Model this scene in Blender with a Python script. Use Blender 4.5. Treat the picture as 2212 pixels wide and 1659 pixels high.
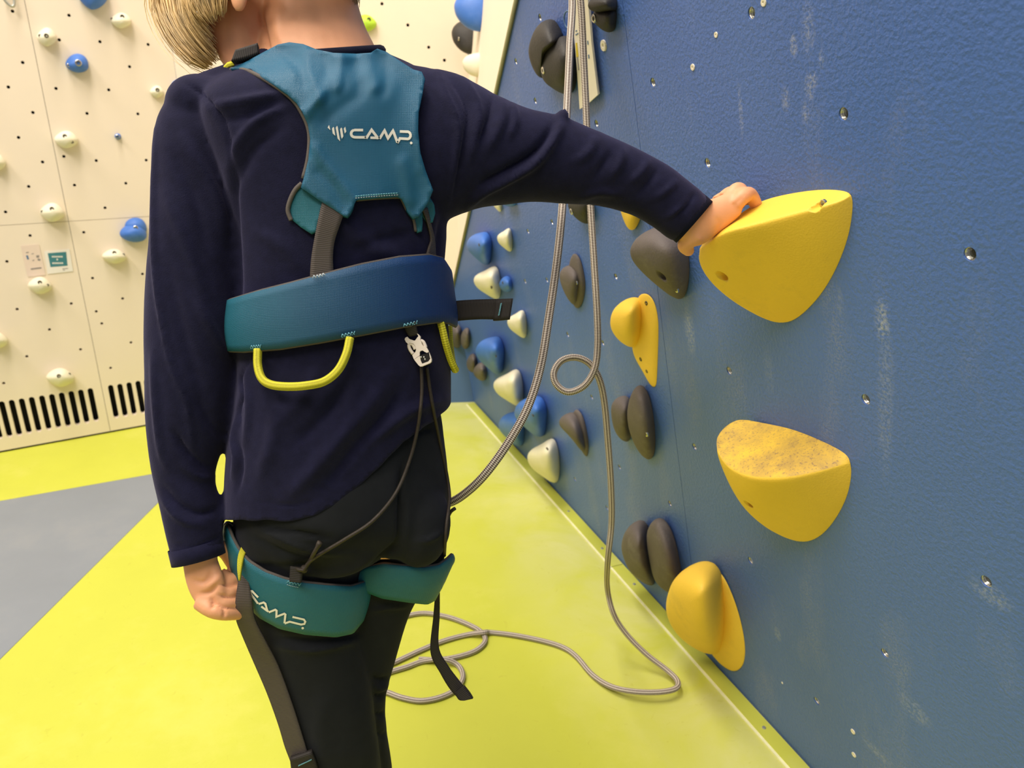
import bpy, bmesh, math, random
import numpy as np
from mathutils import Vector, Matrix
from mathutils.bvhtree import BVHTree
from mathutils.geometry import delaunay_2d_cdt

random.seed(7)
rng = np.random.default_rng(7)
scene = bpy.context.scene
for o in list(bpy.data.objects):
    bpy.data.objects.remove(o)

# ------------------------------------------------------------------ camera
FPX, PITCH, CAMH = 1620.0, math.radians(20.0), 1.05
CAM = np.array([0.0, 0.0, CAMH])
cam_d = bpy.data.cameras.new('camera')
cam = bpy.data.objects.new('camera', cam_d)
scene.collection.objects.link(cam)
cam.location = CAM
cam.rotation_euler = (math.pi / 2 - PITCH, 0, 0)
cam_d.sensor_width = 36.0
cam_d.sensor_fit = 'HORIZONTAL'
cam_d.lens = 36.0 * FPX / 2212.0
cam_d.clip_start = 0.02
cam_d.dof.use_dof = True
cam_d.dof.focus_distance = 0.86
cam_d.dof.aperture_fstop = 8.0
scene.camera = cam

# ------------------------------------------------------------------ world, lamps, exposure
world = bpy.data.worlds.new('hall_light')
scene.world = world
world.use_nodes = True
world.node_tree.nodes['Background'].inputs['Color'].default_value = (1.0, 0.94, 0.86, 1)
world.node_tree.nodes['Background'].inputs['Strength'].default_value = 0.33


def area_lamp(name, loc, target, sx, sy, watts, color):
    l = bpy.data.lights.new(name, 'AREA')
    l.shape = 'RECTANGLE'
    l.size, l.size_y = sx, sy
    l.energy = watts
    l.color = color
    o = bpy.data.objects.new(name, l)
    scene.collection.objects.link(o)
    o.location = loc
    o.rotation_euler = (Vector(target) - Vector(loc)).to_track_quat('-Z', 'Y').to_euler()
    return o


WARM = (1.0, 0.91, 0.79)
area_lamp('ceiling_lamp', (-0.95, 1.1, 4.6), (-0.4, 1.15, 0), 2.4, 0.8, 145, WARM)
area_lamp('ceiling_lamp', (-0.9, -1.5, 4.6), (-0.4, 0.2, 0), 3.2, 1.0, 110, WARM)
area_lamp('ceiling_lamp', (-2.9, 0.0, 4.6), (-0.6, 1.0, 0.3), 2.4, 0.8, 105, WARM)

vs = scene.view_settings
vs.view_transform = 'Standard'
vs.look = 'None'
vs.exposure = 0.02
vs.gamma = 1.0
vs.use_curve_mapping = False
scene.cycles.use_denoising = True
scene.cycles.max_bounces = 8

# ------------------------------------------------------------------ projection helpers (photo pixel + real distance -> place)
AR = np.array([1.0, 0, 0])
AF = np.array([0, math.cos(PITCH), -math.sin(PITCH)])
AU = np.array([0, math.sin(PITCH), math.cos(PITCH)])


def ray(u, v):
    return AF + AR * ((u - 1106.0) / FPX) - AU * ((v - 829.5) / FPX)


def at(u, v, d):
    return CAM + ray(u, v) * d


def on_floor(u, v, z=0.0):
    r = ray(u, v)
    return CAM + r * ((z - CAMH) / r[2])


def pix(P):
    q = np.asarray(P) - CAM
    d = q @ AF
    return 1106 + FPX * (q @ AR) / d, 829.5 - FPX * (q @ AU) / d, d


def unit(v):
    v = np.asarray(v, float)
    return v / (np.linalg.norm(v) + 1e-12)


class Wall:
    def __init__(s, O, ex, n):
        s.O = np.asarray(O, float); s.ex = unit(ex); s.n = unit(n)
        s.ey = np.cross(s.n, s.ex)
        if s.ey[2] < 0:
            s.ey = -s.ey

    def hit(s, u, v, h=0.0):
        r = ray(u, v)
        t = ((s.O + s.n * h - CAM) @ s.n) / (r @ s.n)
        return CAM + r * t

    def ab(s, u, v):
        q = s.hit(u, v) - s.O
        return q @ s.ex, q @ s.ey

    def pt(s, a, b, h=0.0):
        return s.O + s.ex * a + s.ey * b + s.n * h

    def rot(s):
        y = s.ey if np.cross(s.n, s.ex) @ s.ey > 0 else s.ey
        x = np.cross(s.ey, s.n)
        return Matrix(((x[0], s.ey[0], s.n[0]), (x[1], s.ey[1], s.n[1]), (x[2], s.ey[2], s.n[2]))).to_4x4()


CORNER = on_floor(1024, 868)
_B = on_floor(1750, 1659)
_d = unit(_B - CORNER)
_n0 = np.array([-_d[1], _d[0], 0.0])
if _n0 @ (CAM - CORNER) < 0:
    _n0 = -_n0
_t = math.radians(12)
_up = np.array([0, 0, 1.0]) * math.cos(_t) + _n0 * math.sin(_t)
_n = unit(np.cross(_d, _up))
if _n @ (CAM - CORNER) < 0:
    _n = -_n
BLUE = Wall(CORNER, _d, _n)
_l0, _l1 = on_floor(0, 978), on_floor(312, 921)
_ld = unit(_l1 - _l0)
LEFT = Wall(_l0, _ld, np.array([_ld[1], -_ld[0], 0]))
KINK = LEFT.pt(0.70, 0)
_fd = unit(CORNER - KINK)
BACK = Wall(KINK, _fd, np.array([_fd[1], -_fd[0], 0]))

# ------------------------------------------------------------------ object helpers
COL = scene.collection


def tag(o, label=None, cat=None, group=None, kind=None):
    if label: o['label'] = label
    if cat: o['category'] = cat
    if group: o['group'] = group
    if kind: o['kind'] = kind
    return o


def world_loc(o):
    l = np.array(o.location)
    while o.parent:
        o = o.parent
        l = l + np.array(o.location)
    return l


def link(name, me, mats, parent=None, loc=None, smooth=True):
    o = bpy.data.objects.new(name, me)
    COL.objects.link(o)
    if not isinstance(mats, (list, tuple)):
        mats = [mats]
    if not me.materials:
        for m in mats:
            me.materials.append(m)
    if smooth:
        me.polygons.foreach_set('use_smooth', [True] * len(me.polygons))
    if loc is None:
        co = np.empty(len(me.vertices) * 3, np.float32)
        me.vertices.foreach_get('co', co)
        co = co.reshape(-1, 3)
        c = (co.min(0) + co.max(0)) / 2
        c[2] = co[:, 2].min()
        co -= c
        me.vertices.foreach_set('co', co.ravel())
        me.update()
        loc = c
    if parent is not None:
        o.parent = parent
        loc = np.asarray(loc) - world_loc(parent)
    o.location = [float(x) for x in loc]
    return o


def empty(name, loc):
    o = bpy.data.objects.new(name, None)
    COL.objects.link(o)
    o.location = [float(x) for x in loc]
    o.empty_display_size = 0.05
    return o


def mesh(name, V, F, UV=None, FM=None):
    me = bpy.data.meshes.new(name)
    me.from_pydata([tuple(map(float, v)) for v in V], [], [tuple(map(int, f)) for f in F])
    if UV is not None:
        ul = me.uv_layers.new(name='UVMap')
        li = np.empty(len(me.loops), np.int32)
        me.loops.foreach_get('vertex_index', li)
        ul.data.foreach_set('uv', np.asarray(UV, np.float32)[li].ravel())
    if FM is not None:
        me.polygons.foreach_set('material_index', FM)
    me.validate()
    me.update()
    return me


def fix_normals(me):
    bm = bmesh.new()
    bm.from_mesh(me)
    bmesh.ops.remove_doubles(bm, verts=bm.verts, dist=1e-5)
    bmesh.ops.recalc_face_normals(bm, faces=bm.faces)
    bm.to_mesh(me)
    bm.free()
    me.update()
    return me


def evaluated(me, mods):
    """run a list of (type, settings) modifiers on a mesh and return the result"""
    o = bpy.data.objects.new('work', me)
    COL.objects.link(o)
    for ty, st in mods:
        m = o.modifiers.new('m', ty)
        for k, val in st.items():
            setattr(m, k, val)
    dg = bpy.context.evaluated_depsgraph_get()
    dg.update()
    r = bpy.data.meshes.new_from_object(o.evaluated_get(dg))
    bpy.data.objects.remove(o)
    return r


def boolean_cut(me, cutter):
    co = bpy.data.objects.new('cutter', cutter)
    COL.objects.link(co)
    r = evaluated(me, [('BOOLEAN', dict(operation='DIFFERENCE', solver='EXACT', object=co))])
    bpy.data.objects.remove(co)
    return r


def catmull(P, n, closed=False):
    P = np.asarray(P, float)
    m = len(P)
    if closed:
        Q = np.vstack([P[-1], P, P[0], P[1]])
    else:
        Q = np.vstack([2 * P[0] - P[1], P, 2 * P[-1] - P[-2]])
    segs = m if closed else m - 1
    out = []
    K = 12
    for i in range(segs):
        p0, p1, p2, p3 = Q[i], Q[i + 1], Q[i + 2], Q[i + 3]
        for k in range(K):
            t = k / K
            out.append(0.5 * ((2 * p1) + (-p0 + p2) * t + (2 * p0 - 5 * p1 + 4 * p2 - p3) * t * t + (-p0 + 3 * p1 - 3 * p2 + p3) * t ** 3))
    out.append(P[0] if closed else P[-1])
    out = np.array(out)
    s = np.r_[0, np.cumsum(np.linalg.norm(np.diff(out[:, :3] if out.shape[1] > 3 else out, axis=0), axis=1))]
    tt = np.linspace(0, s[-1], n + 1)[:-1] if closed else np.linspace(0, s[-1], n)
    return np.stack([np.interp(tt, s, out[:, k]) for k in range(out.shape[1])], 1)


def resample(P, n):
    P = np.asarray(P, float)
    s = np.r_[0, np.cumsum(np.linalg.norm(np.diff(P, axis=0), axis=1))]
    tt = np.linspace(0, s[-1], n)
    return np.stack([np.interp(tt, s, P[:, k]) for k in range(P.shape[1])], 1)


def tube(P, r, seg=10, flat=1.0, side=None, uvscale=1.0):
    """closed tube along points; returns V,F,UV"""
    P = np.asarray(P, float)
    n = len(P)
    r = np.broadcast_to(np.asarray(r, float), (n,))
    T = np.gradient(P, axis=0)
    T = np.array([unit(t) for t in T])
    ref = np.array(side, float) if side is not None else (np.array([0, 0, 1.0]) if abs(T[0][2]) < 0.9 else np.array([1.0, 0, 0]))
    x = unit(ref - T[0] * (ref @ T[0]))
    V, UV = [], []
    s = 0
    for i in range(n):
        if i:
            s += np.linalg.norm(P[i] - P[i - 1])
        x = unit(x - T[i] * (x @ T[i]))
        y = np.cross(T[i], x)
        for k in range(seg + 1):
            a = 2 * math.pi * k / seg
            V.append(P[i] + r[i] * (x * math.cos(a) + y * flat * math.sin(a)))
            UV.append((k / seg, s * uvscale))
    F = []
    w = seg + 1
    for i in range(n - 1):
        for k in range(seg):
            a = i * w + k
            F.append((a, a + 1, a + w + 1, a + w))
    for i, rev in ((0, True), (n - 1, False)):
        c = len(V)
        V.append(P[i]); UV.append((0.5, s if i else 0))
        for k in range(seg):
            a = i * w + k
            F.append((c, a + 1, a) if rev else (c, a, a + 1))
    return V, F, UV


def tube_mesh(name, P, r, seg=10, **kw):
    V, F, UV = tube(P, r, seg, **kw)
    me = mesh(name, V, F, UV)
    bm = bmesh.new(); bm.from_mesh(me)
    bmesh.ops.remove_doubles(bm, verts=bm.verts, dist=1e-6)
    bmesh.ops.recalc_face_normals(bm, faces=bm.faces)
    bm.to_mesh(me); bm.free()
    return me


def join(parts):
    V, F, UV = [], [], []
    has = all(len(p) > 2 and p[2] is not None for p in parts)
    for p in parts:
        b = len(V)
        V += list(p[0])
        F += [tuple(i + b for i in f) for f in p[1]]
        if has:
            UV += list(p[2])
    return (V, F, UV) if has else (V, F)


def ribbon(Lp, Rp, th, n=24, cols=6, uvl=1.0, crown=0.0):
    """strap with thickness between two edge polylines"""
    Lc, Rc = catmull(Lp, n), catmull(Rp, n)
    V, UV, F = [], [], []
    s = 0
    N = []
    for i in range(n):
        t = unit(Lc[min(i + 1, n - 1)] + Rc[min(i + 1, n - 1)] - Lc[max(i - 1, 0)] - Rc[max(i - 1, 0)])
        nn = unit(np.cross(t, Rc[i] - Lc[i]))
        if nn @ (CAM - Lc[i]) < 0:
            nn = -nn
        N.append(nn)
    for side in (1, -1):
        s = 0
        for i in range(n):
            if i:
                s += np.linalg.norm((Lc[i] + Rc[i] - Lc[i - 1] - Rc[i - 1]) / 2)
            for k in range(cols):
                f = k / (cols - 1)
                V.append(Lc[i] * (1 - f) + Rc[i] * f + N[i] * (side * th / 2 + crown * math.sin(math.pi * f)))
                UV.append((f, s * uvl))
    h = n * cols
    for i in range(n - 1):
        for k in range(cols - 1):
            a = i * cols + k
            F.append((a, a + 1, a + cols + 1, a + cols))
            F.append((h + a, h + a + cols, h + a + cols + 1, h + a + 1))
        for k in (0, cols - 1):
            a = i * cols + k
            F.append((a, a + cols, h + a + cols, h + a))
    for i in (0, n - 1):
        for k in range(cols - 1):
            a = i * cols + k
            F.append((a, a + 1, h + a + 1, h + a))
    return V, F, UV


def ribbon_obj(name, Lp, Rp, th, mat, parent, **kw):
    V, F, UV = ribbon(Lp, Rp, th, **kw)
    me = mesh(name, V, F, UV)
    bm = bmesh.new(); bm.from_mesh(me)
    bmesh.ops.recalc_face_normals(bm, faces=bm.faces)
    bm.to_mesh(me); bm.free()
    return link(name, me, mat, parent)


def loft(rings, cap=True):
    n = len(rings[0])
    V = [p for r in rings for p in r]
    F = []
    for i in range(len(rings) - 1):
        for k in range(n):
            a, b = i * n + k, i * n + (k + 1) % n
            F.append((a, b, b + n, a + n))
    if cap:
        for i, rev in ((0, True), (len(rings) - 1, False)):
            c = len(V)
            V.append(np.mean(rings[i], 0))
            for k in range(n):
                a, b = i * n + k, i * n + (k + 1) % n
                F.append((c, b, a) if rev else (c, a, b))
    return V, F


def ellipsoid(c, ax, ay, az, nu=20, nv=12):
    """ax, ay, az: full axis vectors"""
    rings = []
    for i in range(1, nv):
        th = math.pi * i / nv
        rings.append([c + az * math.cos(th) + math.sin(th) * (ax * math.cos(a) + ay * math.sin(a)) for a in np.linspace(0, 2 * math.pi, nu, endpoint=False)])
    return loft(rings)


def box_me(name, c, sx, sy, sz, R=None, bevel=0.0):
    bm = bmesh.new()
    bmesh.ops.create_cube(bm, size=1)
    for v in bm.verts:
        v.co = Vector((v.co.x * sx, v.co.y * sy, v.co.z * sz))
    if bevel:
        bmesh.ops.bevel(bm, geom=bm.edges[:], offset=bevel, segments=2, affect='EDGES')
    if R is not None:
        bm.transform(R)
    bm.transform(Matrix.Translation(Vector([float(x) for x in c])))
    me = bpy.data.meshes.new(name)
    bm.to_mesh(me); bm.free()
    return me


def prism(poly3, off):
    """extrude a planar polygon (3D points) by offset vector; returns V,F"""
    n = len(poly3)
    V = [np.asarray(p) for p in poly3] + [np.asarray(p) + off for p in poly3]
    F = [tuple(range(n)), tuple(range(2 * n - 1, n - 1, -1))]
    F += [(k, k + n, (k + 1) % n + n, (k + 1) % n) for k in range(n)]
    return V, F


# ------------------------------------------------------------------ materials
def mat(name, col, rough=0.6, var=0.06, vscale=8.0, bump=0.0, bscale=200.0, metal=0.0, spec=0.4, sheen=0.0, dust=None, dscale=6.0, damt=0.3, sss=0.0, stretch=None):
    m = bpy.data.materials.new(name)
    m.use_nodes = True
    nt = m.node_tree
    b = nt.nodes['Principled BSDF']
    L = nt.links
    b.inputs['Roughness'].default_value = rough
    b.inputs['Metallic'].default_value = metal
    b.inputs['Specular IOR Level'].default_value = spec
    if sheen:
        b.inputs['Sheen Weight'].default_value = sheen
        b.inputs['Sheen Roughness'].default_value = 0.5
        b.inputs['Sheen Tint'].default_value = (0.50, 0.47, 0.85, 1)
    if sss:
        b.inputs['Subsurface Weight'].default_value = sss
        b.inputs['Subsurface Radius'].default_value = (0.012, 0.005, 0.003)
        b.inputs['Subsurface Scale'].default_value = 0.5
    tc = nt.nodes.new('ShaderNodeTexCoord')
    vec = tc.outputs['Object']
    if stretch:
        mp = nt.nodes.new('ShaderNodeMapping')
        mp.inputs['Scale'].default_value = stretch
        L.new(vec, mp.inputs['Vector'])
        vec = mp.outputs['Vector']
    nz = nt.nodes.new('ShaderNodeTexNoise')
    nz.inputs['Scale'].default_value = vscale
    nz.inputs['Detail'].default_value = 6
    nz.inputs['Roughness'].default_value = 0.6
    L.new(vec, nz.inputs['Vector'])
    rp = nt.nodes.new('ShaderNodeValToRGB')
    c = np.array(col)
    rp.color_ramp.elements[0].position = 0.3
    rp.color_ramp.elements[1].position = 0.7
    rp.color_ramp.elements[0].color = (*np.clip(c * (1 - var), 0, 1), 1)
    rp.color_ramp.elements[1].color = (*np.clip(c * (1 + var), 0, 1), 1)
    L.new(nz.outputs['Fac'], rp.inputs['Fac'])
    out = rp.outputs['Color']
    if dust is not None:
        n2 = nt.nodes.new('ShaderNodeTexNoise')
        n2.inputs['Scale'].default_value = dscale
        n2.inputs['Detail'].default_value = 8
        n2.inputs['Roughness'].default_value = 0.7
        L.new(vec, n2.inputs['Vector'])
        r2 = nt.nodes.new('ShaderNodeValToRGB')
        r2.color_ramp.elements[0].position = 0.52
        r2.color_ramp.elements[1].position = 0.78
        r2.color_ramp.elements[0].color = (0, 0, 0, 1)
        r2.color_ramp.elements[1].color = (damt, damt, damt, 1)
        L.new(n2.outputs['Fac'], r2.inputs['Fac'])
        mx = nt.nodes.new('ShaderNodeMix')
        mx.data_type = 'RGBA'
        L.new(r2.outputs['Color'], mx.inputs['Factor'])
        L.new(out, mx.inputs['A'])
        mx.inputs['B'].default_value = (*dust, 1)
        out = mx.outputs['Result']
    L.new(out, b.inputs['Base Color'])
    if bump:
        n3 = nt.nodes.new('ShaderNodeTexNoise')
        n3.inputs['Scale'].default_value = bscale
        n3.inputs['Detail'].default_value = 4
        L.new(tc.outputs['Object'], n3.inputs['Vector'])
        bp = nt.nodes.new('ShaderNodeBump')
        bp.inputs['Strength'].default_value = bump
        bp.inputs['Distance'].default_value = 0.002
        L.new(n3.outputs['Fac'], bp.inputs['Height'])
        L.new(bp.outputs['Normal'], b.inputs['Normal'])
    return m


def weave(name, c1, c2, su, sv, rough=0.7, bump=0.4, diag=False, spec=0.3, ramp=(0.35, 0.65)):
    """woven look on UV: warp/weft pattern"""
    m = bpy.data.materials.new(name)
    m.use_nodes = True
    nt = m.node_tree
    L = nt.links
    b = nt.nodes['Principled BSDF']
    b.inputs['Roughness'].default_value = rough
    b.inputs['Specular IOR Level'].default_value = spec
    uv = nt.nodes.new('ShaderNodeUVMap')
    uv.uv_map = 'UVMap'
    sep = nt.nodes.new('ShaderNodeSeparateXYZ')
    L.new(uv.outputs['UV'], sep.inputs['Vector'])

    def math_node(op, a, bb):
        n = nt.nodes.new('ShaderNodeMath')
        n.operation = op
        for i, x in enumerate((a, bb)):
            if x is None:
                continue
            if isinstance(x, (int, float)):
                n.inputs[i].default_value = x
            else:
                L.new(x, n.inputs[i])
        return n.outputs[0]
    U = math_node('MULTIPLY', sep.outputs['X'], su * 2 * math.pi)
    V = math_node('MULTIPLY', sep.outputs['Y'], sv * 2 * math.pi)
    if diag:
        a = math_node('ADD', U, V)
        c = math_node('SUBTRACT', U, V)
        h = math_node('MULTIPLY', math_node('SINE', a, None), math_node('SINE', c, None))
    else:
        h = math_node('ADD', math_node('MULTIPLY', math_node('SINE', V, None), 0.75), math_node('MULTIPLY', math_node('SINE', U, None), 0.35))
    h = math_node('ADD', math_node('MULTIPLY', h, 0.5), 0.5)
    rp = nt.nodes.new('ShaderNodeValToRGB')
    rp.color_ramp.elements[0].position, rp.color_ramp.elements[1].position = ramp
    rp.color_ramp.elements[0].color = (*c1, 1)
    rp.color_ramp.elements[1].color = (*c2, 1)
    L.new(h, rp.inputs['Fac'])
    L.new(rp.outputs['Color'], b.inputs['Base Color'])
    bp = nt.nodes.new('ShaderNodeBump')
    bp.inputs['Strength'].default_value = bump
    bp.inputs['Distance'].default_value = 0.001
    L.new(h, bp.inputs['Height'])
    L.new(bp.outputs['Normal'], b.inputs['Normal'])
    return m


M = {}
M['white_wall'] = mat('white_wall_paint', (0.84, 0.73, 0.60), 0.6, 0.02, 3, bump=0.05, bscale=300, dust=(0.80, 0.66, 0.56), dscale=2.5, damt=0.25)
M['wall_edge'] = mat('plywood_edge', (0.30, 0.28, 0.14), 0.8, 0.1, 20)
M['dark'] = mat('dark_void', (0.012, 0.012, 0.011), 0.9, 0.1, 20)
M['blue_low'] = mat('blue_kicker_paint', (0.085, 0.16, 0.33), 0.55, 0.08, 6, bump=0.1, bscale=250)
M['mat_green'] = mat('mat_vinyl_green', (0.53, 0.555, 0.062), 0.5, 0.03, 5, bump=0.04, bscale=60, dust=(0.70, 0.67, 0.17), dscale=3.0, damt=0.5, spec=0.3)
M['mat_green_edge'] = mat('mat_vinyl_edge', (0.56, 0.58, 0.08), 0.5, 0.05, 8, dust=(0.62, 0.61, 0.25), dscale=5, damt=0.6)
M['mat_grey'] = mat('mat_vinyl_grey', (0.225, 0.25, 0.29), 0.5, 0.05, 4, bump=0.05, bscale=80, dust=(0.30, 0.30, 0.30), dscale=4, damt=0.4)
M['seam_white'] = mat('chalky_seam', (0.85, 0.83, 0.50), 0.7, 0.1, 30)
M['cream'] = mat('cream_resin', (0.80, 0.75, 0.58), 0.6, 0.04, 20, bump=0.2, bscale=350)
M['blue_hold'] = mat('blue_resin', (0.055, 0.17, 0.56), 0.5, 0.08, 20, bump=0.2, bscale=350, dust=(0.2, 0.3, 0.6), dscale=20, damt=0.3)
M['lime_hold'] = mat('lime_resin', (0.42, 0.66, 0.04), 0.55, 0.05, 20, bump=0.2, bscale=350)
M['black_hold'] = mat('black_resin', (0.030, 0.027, 0.025), 0.6, 0.15, 25, bump=0.3, bscale=300, dust=(0.12, 0.11, 0.10), dscale=15, damt=0.35)
M['grey_hold'] = mat('chalky_charcoal_resin', (0.125, 0.105, 0.098), 0.7, 0.12, 18, bump=0.3, bscale=300, dust=(0.30, 0.27, 0.25), dscale=14, damt=0.5)
M['yellow_hold'] = mat('yellow_resin', (0.90, 0.59, 0.065), 0.55, 0.03, 12, bump=0.25, bscale=420, dust=(0.50, 0.34, 0.08), dscale=11, damt=0.45)
M['bolt_dark'] = mat('grimy_bolt', (0.10, 0.085, 0.06), 0.5, 0.2, 60, metal=0.5)  # dark colour stands in for the shade inside recessed bolt dents
M['steel'] = mat('zinc_steel', (0.62, 0.60, 0.52), 0.25, 0.1, 60, metal=1.0)
M['insert'] = mat('insert_steel', (0.55, 0.54, 0.50), 0.3, 0.1, 60, metal=1.0)
M['steel_dull'] = mat('dull_steel', (0.55, 0.55, 0.50), 0.45, 0.1, 60, metal=0.8)
M['skin'] = mat('skin', (0.80, 0.385, 0.205), 0.5, 0.07, 14, bump=0.06, bscale=500, sss=0.12, dust=(0.66, 0.28, 0.17), dscale=9, damt=0.5)
M['hair'] = mat('blond_hair', (0.66, 0.46, 0.20), 0.45, 0.35, 60, spec=0.5)
M['hair_dark'] = mat('light_brown_hair', (0.30, 0.20, 0.10), 0.5, 0.3, 60)
M['shirt'] = mat('navy_cotton', (0.0080, 0.0082, 0.027), 0.85, 0.2, 90, bump=0.25, bscale=900, spec=0.12, sheen=0.16)
M['shirt_hem'] = mat('navy_rib', (0.006, 0.007, 0.018), 0.85, 0.15, 60, bump=0.2, bscale=700, spec=0.1, sheen=0.05)
M['pants'] = mat('charcoal_jersey', (0.011, 0.0125, 0.0145), 0.85, 0.12, 40, bump=0.1, bscale=900, spec=0.15, sheen=0.06)
M['shoe'] = mat('black_shoe_rubber', (0.02, 0.02, 0.022), 0.6, 0.1, 30)
M['taupe'] = mat('taupe_binding', (0.10, 0.085, 0.075), 0.8, 0.1, 80, bump=0.2, bscale=900)
M['plastic_white'] = mat('off_white_plastic', (0.72, 0.64, 0.55), 0.4, 0.03, 30)
M['black_plastic'] = mat('black_plastic', (0.012, 0.011, 0.010), 0.3, 0.1, 30)
M['print'] = mat('off_white_print', (0.82, 0.78, 0.68), 0.6, 0.02, 50)
M['print_dot'] = mat('dark_teal_print', (0.006, 0.03, 0.045), 0.6, 0.02, 50)
M['thread'] = mat('teal_thread', (0.16, 0.42, 0.52), 0.7, 0.3, 300)
M['thread_light'] = mat('pale_thread', (0.55, 0.62, 0.66), 0.7, 0.2, 300)
M['cord'] = mat('brown_elastic', (0.035, 0.026, 0.018), 0.6, 0.15, 200, bump=0.3, bscale=900)
M['card'] = mat('cream_card', (0.80, 0.74, 0.62), 0.6, 0.02, 10)
M['paper_pink'] = mat('pinkish_paper', (0.78, 0.64, 0.55), 0.7, 0.03, 30)
M['paper'] = mat('white_paper', (0.84, 0.80, 0.74), 0.6, 0.02, 20)
M['teal_print'] = mat('teal_print', (0.05, 0.21, 0.25), 0.6, 0.04, 20)
M['ink'] = mat('grey_ink', (0.28, 0.25, 0.24), 0.7, 0.2, 40)
M['ink_blue'] = mat('blue_ink', (0.10, 0.18, 0.32), 0.7, 0.2, 40)
M['ink_yellow'] = mat('yellow_ink', (0.75, 0.58, 0.05), 0.7, 0.1, 40)
M['webbing'] = weave('black_webbing', (0.014, 0.012, 0.011), (0.036, 0.030, 0.027), 0.01, 1, 0.65, 0.4)
M['webbing_taupe'] = weave('taupe_webbing', (0.058, 0.047, 0.042), (0.098, 0.079, 0.071), 0.01, 1, 0.6, 0.35)
M['yellow_web'] = weave('lime_webbing', (0.42, 0.38, 0.02), (0.72, 0.68, 0.045), 3, 1, 0.6, 0.5, diag=True)
M['rope'] = weave('braided_rope', (0.10, 0.072, 0.058), (0.70, 0.62, 0.54), 3.5, 1, 0.75, 0.5, diag=True, ramp=(0.40, 0.62))


def blue_wall_mat():
    """textured blue wall paint with pale chalk scuffs and streaks"""
    m = mat('blue_textured_paint', (0.072, 0.152, 0.455), 0.42, 0.10, 1.6, spec=0.45, stretch=(1, 1, 0.25))
    nt = m.node_tree
    L = nt.links
    b = nt.nodes['Principled BSDF']
    tc = [n for n in nt.nodes if n.type == 'TEX_COORD'][0]
    base = b.inputs['Base Color'].links[0].from_socket
    # chalk dust scuffs: sparse vertical smears broken by fine grain
    mp = nt.nodes.new('ShaderNodeMapping')
    mp.inputs['Scale'].default_value = (9, 9, 2.2)
    L.new(tc.outputs['Object'], mp.inputs['Vector'])
    n1 = nt.nodes.new('ShaderNodeTexNoise'); n1.inputs['Scale'].default_value = 1.3; n1.inputs['Detail'].default_value = 7
    L.new(mp.outputs['Vector'], n1.inputs['Vector'])
    r1 = nt.nodes.new('ShaderNodeValToRGB')
    r1.color_ramp.elements[0].position, r1.color_ramp.elements[1].position = 0.55, 0.80
    r1.color_ramp.elements[0].color = (0, 0, 0, 1); r1.color_ramp.elements[1].color = (0.40, 0.40, 0.40, 1)
    L.new(n1.outputs['Fac'], r1.inputs['Fac'])
    n2 = nt.nodes.new('ShaderNodeTexNoise'); n2.inputs['Scale'].default_value = 420; n2.inputs['Detail'].default_value = 2
    L.new(tc.outputs['Object'], n2.inputs['Vector'])
    r2 = nt.nodes.new('ShaderNodeValToRGB')
    r2.color_ramp.elements[0].position, r2.color_ramp.elements[1].position = 0.42, 0.62
    L.new(n2.outputs['Fac'], r2.inputs['Fac'])
    mm = nt.nodes.new('ShaderNodeMath'); mm.operation = 'MULTIPLY'
    L.new(r1.outputs['Color'], mm.inputs[0]); L.new(r2.outputs['Color'], mm.inputs[1])
    mx = nt.nodes.new('ShaderNodeMix'); mx.data_type = 'RGBA'
    L.new(mm.outputs[0], mx.inputs['Factor']); L.new(base, mx.inputs['A'])
    mx.inputs['B'].default_value = (0.42, 0.40, 0.38, 1)
    L.new(mx.outputs['Result'], b.inputs['Base Color'])
    n3 = nt.nodes.new('ShaderNodeTexNoise'); n3.inputs['Scale'].default_value = 210; n3.inputs['Detail'].default_value = 3
    L.new(tc.outputs['Object'], n3.inputs['Vector'])
    bp = nt.nodes.new('ShaderNodeBump'); bp.inputs['Strength'].default_value = 0.55; bp.inputs['Distance'].default_value = 0.0022
    L.new(n3.outputs['Fac'], bp.inputs['Height'])
    L.new(bp.outputs['Normal'], b.inputs['Normal'])
    return m


M['blue_wall'] = blue_wall_mat()


def add_layer(m, mask_fn, col):
    """lay a dirt or chalk colour over a material where a node mask says so"""
    nt = m.node_tree
    L = nt.links
    b = nt.nodes['Principled BSDF']
    base = b.inputs['Base Color'].links[0].from_socket
    mx = nt.nodes.new('ShaderNodeMix'); mx.data_type = 'RGBA'
    L.new(mask_fn(nt, L), mx.inputs['Factor']); L.new(base, mx.inputs['A'])
    mx.inputs['B'].default_value = (*col, 1)
    L.new(mx.outputs['Result'], b.inputs['Base Color'])


def mnode(nt, L, op, a, b):
    n = nt.nodes.new('ShaderNodeMath'); n.operation = op; n.use_clamp = True
    for i, x in enumerate((a, b)):
        if isinstance(x, (int, float)): n.inputs[i].default_value = x
        else: L.new(x, n.inputs[i])
    return n.outputs[0]


def noise_ramp(nt, L, scale, lo, hi, amt, detail=6, rough=.6, dist=0.0):
    g_ = nt.nodes.new('ShaderNodeNewGeometry')
    nz = nt.nodes.new('ShaderNodeTexNoise')
    nz.inputs['Scale'].default_value = scale; nz.inputs['Detail'].default_value = detail; nz.inputs['Roughness'].default_value = rough; nz.inputs['Distortion'].default_value = dist
    L.new(g_.outputs['Position'], nz.inputs['Vector'])
    mr = nt.nodes.new('ShaderNodeMapRange')
    mr.inputs['From Min'].default_value = lo; mr.inputs['From Max'].default_value = hi; mr.inputs['To Max'].default_value = amt
    L.new(nz.outputs['Fac'], mr.inputs['Value'])
    return mr.outputs['Result']


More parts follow.
